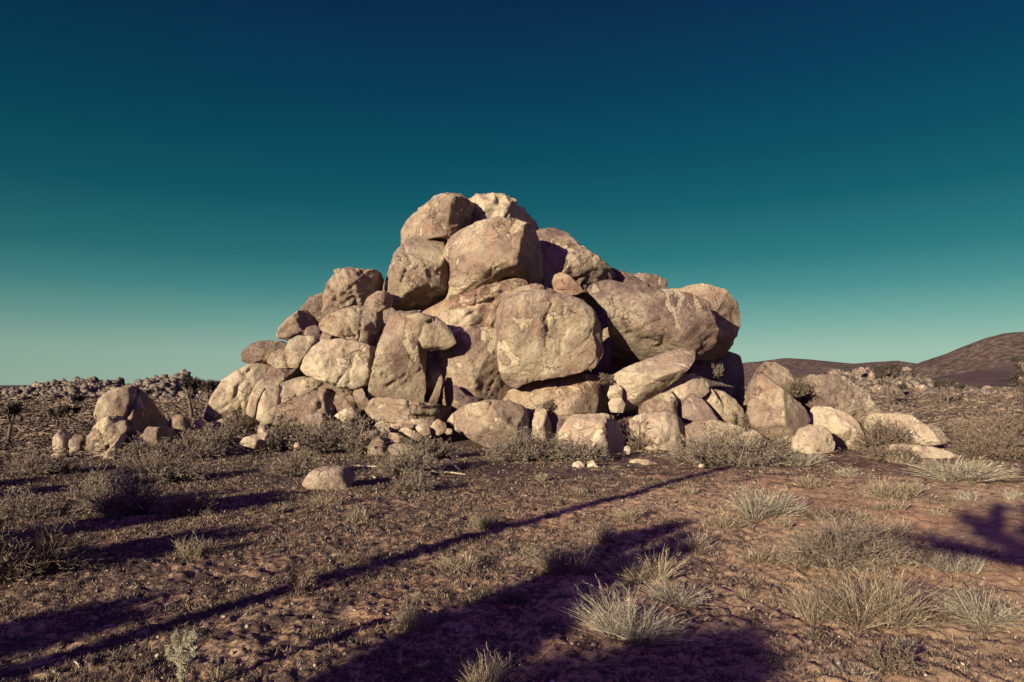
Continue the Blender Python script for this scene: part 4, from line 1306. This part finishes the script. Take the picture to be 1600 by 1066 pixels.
sh('dark ground-hugging plant at the edge of the bottom shadow', 800, 945, 50, 20, n=40, wood='twig', leaf='leafdark', leaves=200, group=GC)
sh('dark ground-hugging plant at the bottom right', 1400, 1050, 70, 32, n=50, wood='twig', leaf='leafdark', leaves=250, group=GR)
sh('small dark plant between the lower right clumps', 1275, 1000, 30, 16, n=24, wood='twig', leaf='leafdark', leaves=120, group=GR)
sh('small dark tuft plant on the sand at lower right', 1450, 975, 26, 14, n=20, wood='twig', leaf='leafdark', leaves=100, group=GR)


# ---- ground cover that nobody could count
def tufts(name, n, rmin, rmax, seed, mat, hmin, hmax, blades, mask, flat=0.5, power=0.5, angle=50, bwk=0.0006, dome=False):
    r = np.random.default_rng(seed)
    ang = np.radians(r.uniform(-angle, angle, n * 3))
    rad_ = rmin * (rmax / rmin) ** (r.uniform(0, 1, n * 3) ** power)
    X, Y = rad_ * np.sin(ang), rad_ * np.cos(ang)
    keep = mask(X, Y, r)
    X, Y, rad_ = X[keep][:n], Y[keep][:n], rad_[keep][:n]
    n = len(X)
    Z = H(X, Y) + n2(X, Y, 0.9, 11, 2) * 0.035 + np.abs(n2(X, Y, 2.6, 12, 2)) * 0.05 * (1 - sst(30, 75, rad_))
    hh = r.uniform(hmin, hmax, n) * (0.8 + rad_ * 0.02)
    m = n * blades
    i = np.repeat(np.arange(n), blades)
    P0 = np.stack([X[i], Y[i], Z[i] - 0.01], 1) + np.stack([r.normal(0, 0.35, m) * hh[i], r.normal(0, 0.35, m) * hh[i], np.zeros(m)], 1)
    a = r.uniform(0, 2 * np.pi, m)
    L = hh[i] * r.uniform(0.5, 1.2, m)
    up = r.uniform(0.15, 1, m) ** flat
    P2 = P0 + np.stack([np.cos(a) * L * (1 - up * 0.6), np.sin(a) * L * (1 - up * 0.6), L * up], 1)
    P1 = (P0 + P2) / 2
    P1[:, 2] += L * 0.15
    if dome:
        el_ = np.arccos(r.uniform(0.0, 1, m))
        q = r.uniform(0.55, 1.0, m)
        off = np.stack([np.cos(a) * np.sin(el_) * 1.3, np.sin(a) * np.sin(el_) * 1.3, np.cos(el_) * 0.75], 1) * (hh[i] * q)[:, None]
        P0 = np.stack([X[i], Y[i], Z[i]], 1) + off
        P2 = P0 + (unit(off + 1e-6) * 0.5 * [1, 1, 0.35] + r.normal(0, 0.45, (m, 3)) * [1, 1, 0.3]) * (hh[i] * 0.55)[:, None]
        P1 = (P0 + P2) / 2
    bw = np.maximum(0.004, rad_[i] * bwk)
    V, F, _ = strips(P0, P1, P2, bw * 1.5, bw * 0.5, 1, r)
    tone = np.repeat(np.clip(np.repeat(r.uniform(0.1, 0.9, n), blades) + r.normal(0, 0.15, m), 0, 1), 4)
    return tag(mesh_obj(name, V, F, M[mat], tone=tone), kind='stuff')


def mask_litter(X, Y, r):
    nz = n2(X, Y, 0.55, 41, 3)
    dens = 0.56 - 0.06 * X + nz * 1.4
    inside = ~((Y > 27) & (X > -13) & (X < 15) & (Y < 48))
    return (r.uniform(0, 1, len(X)) < dens) & inside


tufts('dry_grass_litter', 48000, 4.2, 45, 61, 'litter', 0.02, 0.07, 5, mask_litter, power=0.8)
tufts('dead_leaf_litter', 34000, 4.2, 32, 62, 'leafdark', 0.02, 0.06, 5, mask_litter, power=0.8, bwk=0.0010)


def mask_plain(X, Y, r):
    nz = n2(X, Y, 0.035, 43, 3) - 0.8 * ((X < 0) & (Y > 150))
    inside = ~((Y > 26) & (X > -14) & (X < 17) & (Y < 48))
    return (r.uniform(0, 1, len(X)) < 0.55 + nz * 0.9) & inside & (Y > 24)


tufts('desert_scrub', 8000, 27, 420, 63, 'scrub', 0.10, 0.28, 30, mask_plain, power=0.7, angle=46, bwk=0.0009, dome=True)
def mask_left(X, Y, r):
    return mask_plain(X, Y, r) & (r.uniform(0, 1, len(X)) < 0.45 + 0.55 * (X < 0))


tufts('desert_scrub', 5200, 27, 300, 64, 'twig', 0.16, 0.42, 34, mask_left, power=0.7, angle=46, bwk=0.0011, dome=True)


# loose grit and pebbles
r = np.random.default_rng(71)
n_ = 7000
ang = np.radians(r.uniform(-48, 48, n_))
rr_ = 4.2 * (30 / 4.2) ** (r.uniform(0, 1, n_) ** 0.8)
gx, gy = rr_ * np.sin(ang), rr_ * np.cos(ang)
gz = H(gx, gy) + n2(gx, gy, 0.9, 11, 2) * 0.035 + np.abs(n2(gx, gy, 2.6, 12, 2)) * 0.05
rubble('gravel', np.stack([gx, gy, gz], 1), 0.006 + 0.022 * r.uniform(0, 1, n_) ** 4, M['small'], 72)


# ---- Joshua trees
def tube(P, R_, sides=8):
    P = np.asarray(P, float)
    n = len(P)
    V = []
    for k in range(n):
        d = P[min(k + 1, n - 1)] - P[max(k - 1, 0)]
        d = d / (np.linalg.norm(d) + 1e-9)
        ref = np.array([1.0, 0, 0]) if abs(d[0]) < 0.8 else np.array([0, 1.0, 0])
        e1 = np.cross(d, ref); e1 /= np.linalg.norm(e1)
        e2 = np.cross(d, e1)
        for s in range(sides):
            a = 2 * np.pi * s / sides
            V.append(P[k] + (e1 * math.cos(a) + e2 * math.sin(a)) * R_[k])
    F = []
    for k in range(n - 1):
        for s in range(sides):
            s2 = (s + 1) % sides
            F.append([k * sides + s, k * sides + s2, (k + 1) * sides + s2, (k + 1) * sides + s])
    V.append(P[0]); V.append(P[-1])
    T = [[len(V) - 2, (s + 1) % sides, s] for s in range(sides)] + [[len(V) - 1, (n - 1) * sides + s, (n - 1) * sides + (s + 1) % sides] for s in range(sides)]
    return np.array(V), np.array(F), np.array(T)


def join(parts):
    V, Q, T, b = [], [], [], 0
    for v, q, t in parts:
        V.append(v); Q.append(q + b); T.append(t + b); b += len(v)
    return np.vstack(V), [np.vstack(Q), np.vstack(T)]


def joshua(label, loc, height, seed, spread=0.5, forks=3, leaf=0.28, nleaf=90, trunk_r=None, arms=None, segs=None, group='joshua trees on the plain', cat='tree'):
    r = np.random.default_rng(seed)
    root = empty('joshua_tree', loc)
    tag(root, label, cat, group)
    tr = trunk_r or height * 0.036
    th = height * 0.45
    parts, tips = [], []
    bend = r.normal(0, 0.05 * height, 2)
    top = np.array([bend[0], bend[1], th])
    parts.append(tube([(0, 0, -0.15), (bend[0] * 0.3, bend[1] * 0.3, th * 0.4), top * [0.8, 0.8, 0.8], top], [tr * 1.3, tr, tr * 0.9, tr * 0.85]))

    def branch(p, d, L, rr, lvl):
        d = unit(d)
        mid = p + d * L * 0.5 + np.array([0, 0, L * 0.06])
        end = p + unit(d + np.array([0, 0, 0.25])) * L
        parts.append(tube([p - d * rr * 0.5, mid, end], [rr, rr * 0.85, rr * 0.8], 7))
        if lvl == 0:
            tips.append((end, unit(end - mid)))
            return
        for _ in range(r.integers(2, 4)):
            nd = unit(end - p) + r.normal(0, 0.55, 3) * [1, 1, 0.5] + np.array([0, 0, 0.25])
            branch(end, nd, L * r.uniform(0.6, 0.85), rr * 0.75, lvl - 1)
    if segs is not None:
        for (a0, b0) in segs:
            a0, b0 = np.array(a0, float), np.array(b0, float)
            parts.append(tube([a0, (a0 + b0) / 2, b0], [tr * 0.75, tr * 0.7, tr * 0.65], 7))
            tips.append((b0, unit(b0 - a0)))
    elif arms is None:
        for q in range(forks):
            a = 2 * np.pi * q / forks + r.uniform(-0.5, 0.5)
            branch(top, np.array([math.cos(a) * spread * 1.6, math.sin(a) * spread * 1.6, 1.0]), height * 0.22, tr * 0.75, 1)
    else:
        for (st, dv, L, lv) in arms:
            branch(np.array([0, 0, height * st]), np.array(dv, float), L, tr * 0.75, lv)
    V, F = join(parts)
    mesh_obj('trunk', V, F, M['bark'], parent=root, smooth=True)
    Pc, Pd = np.array([t[0] for t in tips]), np.array([t[1] for t in tips])
    m = len(tips) * nleaf
    i = np.repeat(np.arange(len(tips)), nleaf)
    back = r.uniform(-0.9, 0.25, m) * leaf * 1.3
    P0 = Pc[i] + Pd[i] * back[:, None]
    dirs = unit(r.normal(size=(m, 3)) + Pd[i] * 0.7)
    P2 = P0 + dirs * (leaf * r.uniform(0.7, 1.1, m))[:, None]
    P1 = (P0 + P2) / 2
    lw = max(0.02, np.linalg.norm(np.array(loc)[:2]) * 0.0009)
    V, Fq, _ = strips(P0, P1, P2, np.full(m, lw * 1.6), np.full(m, lw * 0.2), 1, r)
    mesh_obj('crown', V, Fq, M['joshua'], parent=root, tone=np.repeat(np.clip(r.normal(0.5, 0.25, m), 0, 1), 4))
    return root


def joshua_px(label, px, py, hpx, seed, **k):
    g = on_ground(px, py)
    h = hpx * 1.32 / FPX * g[1]
    k.setdefault('leaf', h * 0.12)
    k.setdefault('nleaf', 90)
    return joshua(label, g, h, seed, **k)


joshua_px('forked joshua tree at the left edge, nearest on the left plain', 12, 696, 56, 1, forks=3, spread=0.45)
joshua_px('bushy joshua tree above the standing oval stone, right of a pair', 108, 674, 36, 2, forks=5, spread=0.8)
joshua_px('thinner joshua tree above the standing oval stone, left of a pair', 88, 676, 34, 3, forks=3, spread=0.7)
joshua_px('small far joshua tree just left of the large humped boulder', 122, 650, 28, 4, forks=3)
joshua_px('tall joshua tree between left group and outcrop, left trunk', 300, 658, 58, 5, forks=3, spread=0.35)
joshua_px('tall joshua tree touching the left end of the outcrop', 319, 656, 52, 6, forks=4, spread=0.4)
joshua_px('broad crowned joshua tree against the pale far pile at right', 1388, 633, 54, 7, forks=5, spread=0.55)
joshua_px('slim far joshua tree right of the broad crowned one, nearest', 1471, 630, 30, 8, forks=2, spread=0.4)
joshua_px('slim far joshua tree beside the slimmest trunk', 1482, 632, 34, 9, forks=2, spread=0.5)
joshua_px('short far joshua tree in the middle of the right plain', 1412, 626, 22, 10, forks=3)
joshua_px('short far joshua tree right of the slim pair', 1502, 626, 22, 11, forks=3)
joshua_px('dead joshua tree stump on the right plain', 1558, 642, 16, 12, forks=1)
for q, (px, py, h_) in enumerate([(1440, 617, 14), (1530, 618, 14), (1585, 620, 18), (1360, 618, 14), (232, 632, 20), (40, 640, 18), (165, 636, 16), (350, 640, 22)]):
    joshua_px(['tiny joshua tree above the lone flat far boulder', 'tiny joshua tree on the right plain below the big hill', 'tiny joshua tree at the right edge of the plain',
               'tiny joshua tree left of the broad crowned one', 'tiny joshua tree behind the large humped boulder', 'tiny joshua tree at the left below the boulder ridge',
               'tiny joshua tree left of the large humped boulder', 'tiny joshua tree behind the left end of the outcrop'][q], px, py, h_, 20 + q, forks=3, nleaf=30)
# tree whose branch tips reach into the picture at the right edge
tr_loc = at(1642, 600, 17.0)
tr_loc[2] = float(H(tr_loc[0], tr_loc[1]))
joshua('joshua tree outside the right edge, spiky branch tips reaching in', tr_loc, 4.4, 31, leaf=0.26, nleaf=200, trunk_r=0.14,
       segs=[((0, 0, 1.9), (-0.35, 0, 2.7)), ((-0.35, 0, 2.7), (-0.82, 0, 2.75)), ((-0.35, 0, 2.7), (-0.7, 0.1, 3.15)), ((0, 0, 1.9), (0.5, 0.2, 3.0)), ((-0.2, 0, 2.4), (-0.6, -0.1, 2.35))], group='joshua tree at the right edge')


# ---- things behind the camera that throw the foreground shadows
def caster_base(px, py, h):
    g = on_ground(px, py)
    L = h / math.tan(rad(SUN_EL))
    b = g[:2] - SH * L
    return np.array([b[0], b[1], float(H(b[0], b[1]))])


GB = 'joshua trees behind the viewer'
joshua('tall joshua tree behind the viewer, throwing the widest shadow', caster_base(1180, 790, 4.3), 4.3, 41, forks=3, spread=0.35, leaf=0.32, nleaf=260, trunk_r=0.28, group=GB)
joshua('bushy joshua tree left behind the viewer', caster_base(1000, 872, 3.3), 3.3, 42, forks=5, spread=0.5, leaf=0.36, nleaf=300, trunk_r=0.32, group=GB)
joshua('broad joshua tree near behind the viewer, low and dense', caster_base(1190, 948, 2.9), 2.9, 43, forks=6, spread=0.75, leaf=0.42, nleaf=420, trunk_r=0.35, group=GB)
joshua('second broad joshua tree near behind the viewer', caster_base(1090, 990, 2.7), 2.7, 44, forks=6, spread=0.8, leaf=0.42, nleaf=420, trunk_r=0.35, group=GB)
joshua('third broad joshua tree near behind the viewer', caster_base(1210, 1010, 2.6), 2.6, 50, forks=6, spread=0.8, leaf=0.42, nleaf=420, trunk_r=0.35, group=GB)
ax, ay = -SH[1], SH[0]
joshua('joshua tree behind the viewer with long side arms', caster_base(1660, 800, 4.8), 4.8, 45, leaf=0.46, nleaf=190, trunk_r=0.17, group=GB,
       segs=[((0, 0, 2.0), (0, 0, 4.4)), ((0, 0, 3.5), (1.0 * ax, 1.0 * ay, 3.95)), ((0, 0, 3.5), (1.7 * ax, 1.7 * ay, 3.7)), ((1.0 * ax, 1.0 * ay, 3.85), (1.05 * ax, 1.05 * ay, 4.6)),
             ((0, 0, 3.9), (0.5 * ax, 0.5 * ay, 4.65)), ((1.0 * ax, 1.0 * ay, 4.0), (1.4 * ax, 1.4 * ay, 4.25)), ((0, 0, 3.7), (0.5 * ax, 0.5 * ay, 4.1)), ((0, 0, 3.3), (-0.9 * ax, -0.9 * ay, 4.2))])
joshua('short joshua tree off to the left, upper shadow band', caster_base(430, 820, 2.3), 2.3, 46, forks=5, spread=0.4, leaf=0.36, nleaf=300, trunk_r=0.4, group=GB)
joshua('short joshua tree off to the left, lower shadow band', caster_base(285, 930, 2.0), 2.0, 47, forks=6, spread=0.55, leaf=0.36, nleaf=320, trunk_r=0.4, group=GB)
joshua('joshua tree beyond the left edge, farthest shadow band', caster_base(520, 765, 2.6), 2.6, 48, forks=6, spread=0.6, leaf=0.36, nleaf=300, trunk_r=0.35, group=GB)
joshua('joshua tree beyond the left edge, shading the left group foot', caster_base(380, 782, 2.4), 2.4, 49, forks=6, spread=0.6, leaf=0.36, nleaf=300, trunk_r=0.35, group=GB)
joshua('joshua tree far beyond the left edge, thin upper streak', caster_base(420, 730, 2.8), 2.8, 51, forks=5, spread=0.6, leaf=0.36, nleaf=260, trunk_r=0.35, group=GB)
joshua('joshua tree far beyond the left edge, streak by the oval stone', caster_base(150, 745, 2.3), 2.3, 52, forks=5, spread=0.6, leaf=0.36, nleaf=260, trunk_r=0.35, group=GB)
# slender bare pole
pb = caster_base(1142, 729, 7.6)
V, Fq, Ft = tube([(0, 0, -0.3), (0.02, 0, 2.5), (0.0, 0.02, 5), (0.0, 0, 7.6)], [0.22, 0.20, 0.18, 0.16], 12)
o = mesh_obj('wooden_pole', V, [Fq, Ft], M['bark'], loc=pb, smooth=True)
tag(o, 'tall bare wooden pole behind the viewer, throwing the long thin shadow', 'pole')


# ---- cholla cactus
def cholla():
    g = on_ground(283, 1092)
    D = g[1]
    k = D / FPX
    root = empty('cholla_cactus', g)
    tag(root, 'small pale spiny cholla cactus at the bottom left edge', 'cactus')
    r = np.random.default_rng(77)
    parts, segs = [], []
    trunk = [(0, 0, -0.05), (0.004, 0, 28 * k), (-0.004, 0, 55 * k), (-0.01, 0, 76 * k)]
    parts.append(tube(trunk, [5 * k, 4.6 * k, 4.4 * k, 4.6 * k], 9))
    segs.append((np.array(trunk[1]), np.array(trunk[3]), 4.5 * k))
    for (x0, z0, x1, z1, dy) in [(-2, 54, -20, 64, 0.02), (-18, 62, -22, 78, 0.02), (0, 58, 14, 66, -0.03), (13, 65, 22, 72, -0.03), (-4, 70, -12, 92, -0.02), (0, 74, 4, 98, 0.03),
                                 (4, 72, 15, 90, -0.02), (-6, 62, 4, 76, -0.05), (14, 86, 20, 98, 0), (-12, 88, -8, 99, 0.0), (2, 66, 16, 80, 0.05)]:
        a, b = np.array([x0 * k, 0, z0 * k]), np.array([x1 * k, dy, z1 * k])
        R_ = 3.8 * k
        parts.append(tube([a, a * 0.5 + b * 0.5, b], [R_ * 0.85, R_ * 1.1, R_ * 0.6], 8))
        segs.append((a, b, R_))
    V, F = join(parts)
    mesh_obj('stem', V, F, simple_mat('cholla_skin', (0.17, 0.14, 0.09), (0.28, 0.23, 0.14), 20), parent=root, smooth=True)
    P0, P2 = [], []
    for a, b, R_ in segs:
        m = int(np.linalg.norm(b - a) / k * 16)
        t = r.uniform(0, 1, m)
        d = unit(b - a)
        q = r.normal(size=(m, 3))
        q -= (q @ d)[:, None] * d
        q = unit(q)
        p = a + (b - a) * t[:, None]
        P0.append(p + q * R_ * 0.7)
        P2.append(p + q * (R_ + 3.2 * k * r.uniform(0.6, 1.2, (m, 1))) + r.normal(0, 0.8 * k, (m, 3)))
    P0, P2 = np.vstack(P0), np.vstack(P2)
    m = len(P0)
    V, Fq, _ = strips(P0, (P0 + P2) / 2, P2, np.full(m, 0.7 * k), np.full(m, 0.3 * k), 1, r)
    mesh_obj('spines', V, Fq, M['cholla'], parent=root, tone=np.repeat(r.uniform(0.2, 1, m), 4))


cholla()


# ---- dead branches on the ground
def branch_px(label, pts, rpx, lift=0.03, name='fallen_branch'):
    Q = []
    for (x, y, z) in pts:
        g = on_ground(x, y)
        Q.append(g + np.array([0, 0, lift + z]))
    Q = np.array(Q)
    D = Q[:, 1].mean()
    c = Q.mean(0)
    R_ = np.full(len(Q), rpx / FPX * D)
    R_[0] *= 0.7; R_[-1] *= 0.5
    V, Fq, Ft = tube(Q - c, R_, 8)
    o = mesh_obj(name, V, [Fq, Ft], M['deadwood'], loc=c, smooth=True)
    tag(o, label, 'branch', 'bleached dead branches on the ground')


branch_px('curved bleached branch looping on the ground right of the rubble', [(675, 739, 0), (677, 733, 0.08), (686, 729, 0.16), (700, 729, 0.18), (708, 733, 0.1), (718, 737, 0.02)], 1.8, 0.04)
branch_px('bleached branch lying below the looping branch, nearly straight', [(674, 738, 0), (688, 741, 0.02), (706, 742, 0.02), (728, 744, 0)], 1.5, 0.04)
branch_px('long thin dead pole lying on the ground right of the half buried boulder', [(553, 733, 0.05), (580, 734, 0.05), (608, 736, 0.08)], 1.4, 0.05)
branch_px('short curved bleached stick right of the half buried boulder', [(581, 746, 0.02), (588, 750, 0.01), (600, 751, 0.02)], 1.5, 0.03)
branch_px('thin white stick leaning among the rubble stones', [(563, 704, 0.25), (567, 708, 0.14), (571, 712, 0.02)], 1.2, 0.05)
branch_px('tiny white forked stick on the dirt at the bottom left', [(116, 1040, 0.01), (120, 1045, 0.02), (124, 1049, 0.01)], 1.6, 0.02)
branch_px('thin pale stick lying in front of the dark hollow', [(640, 734, 0.05), (662, 731, 0.05), (684, 728, 0.04)], 0.9, 0.05)
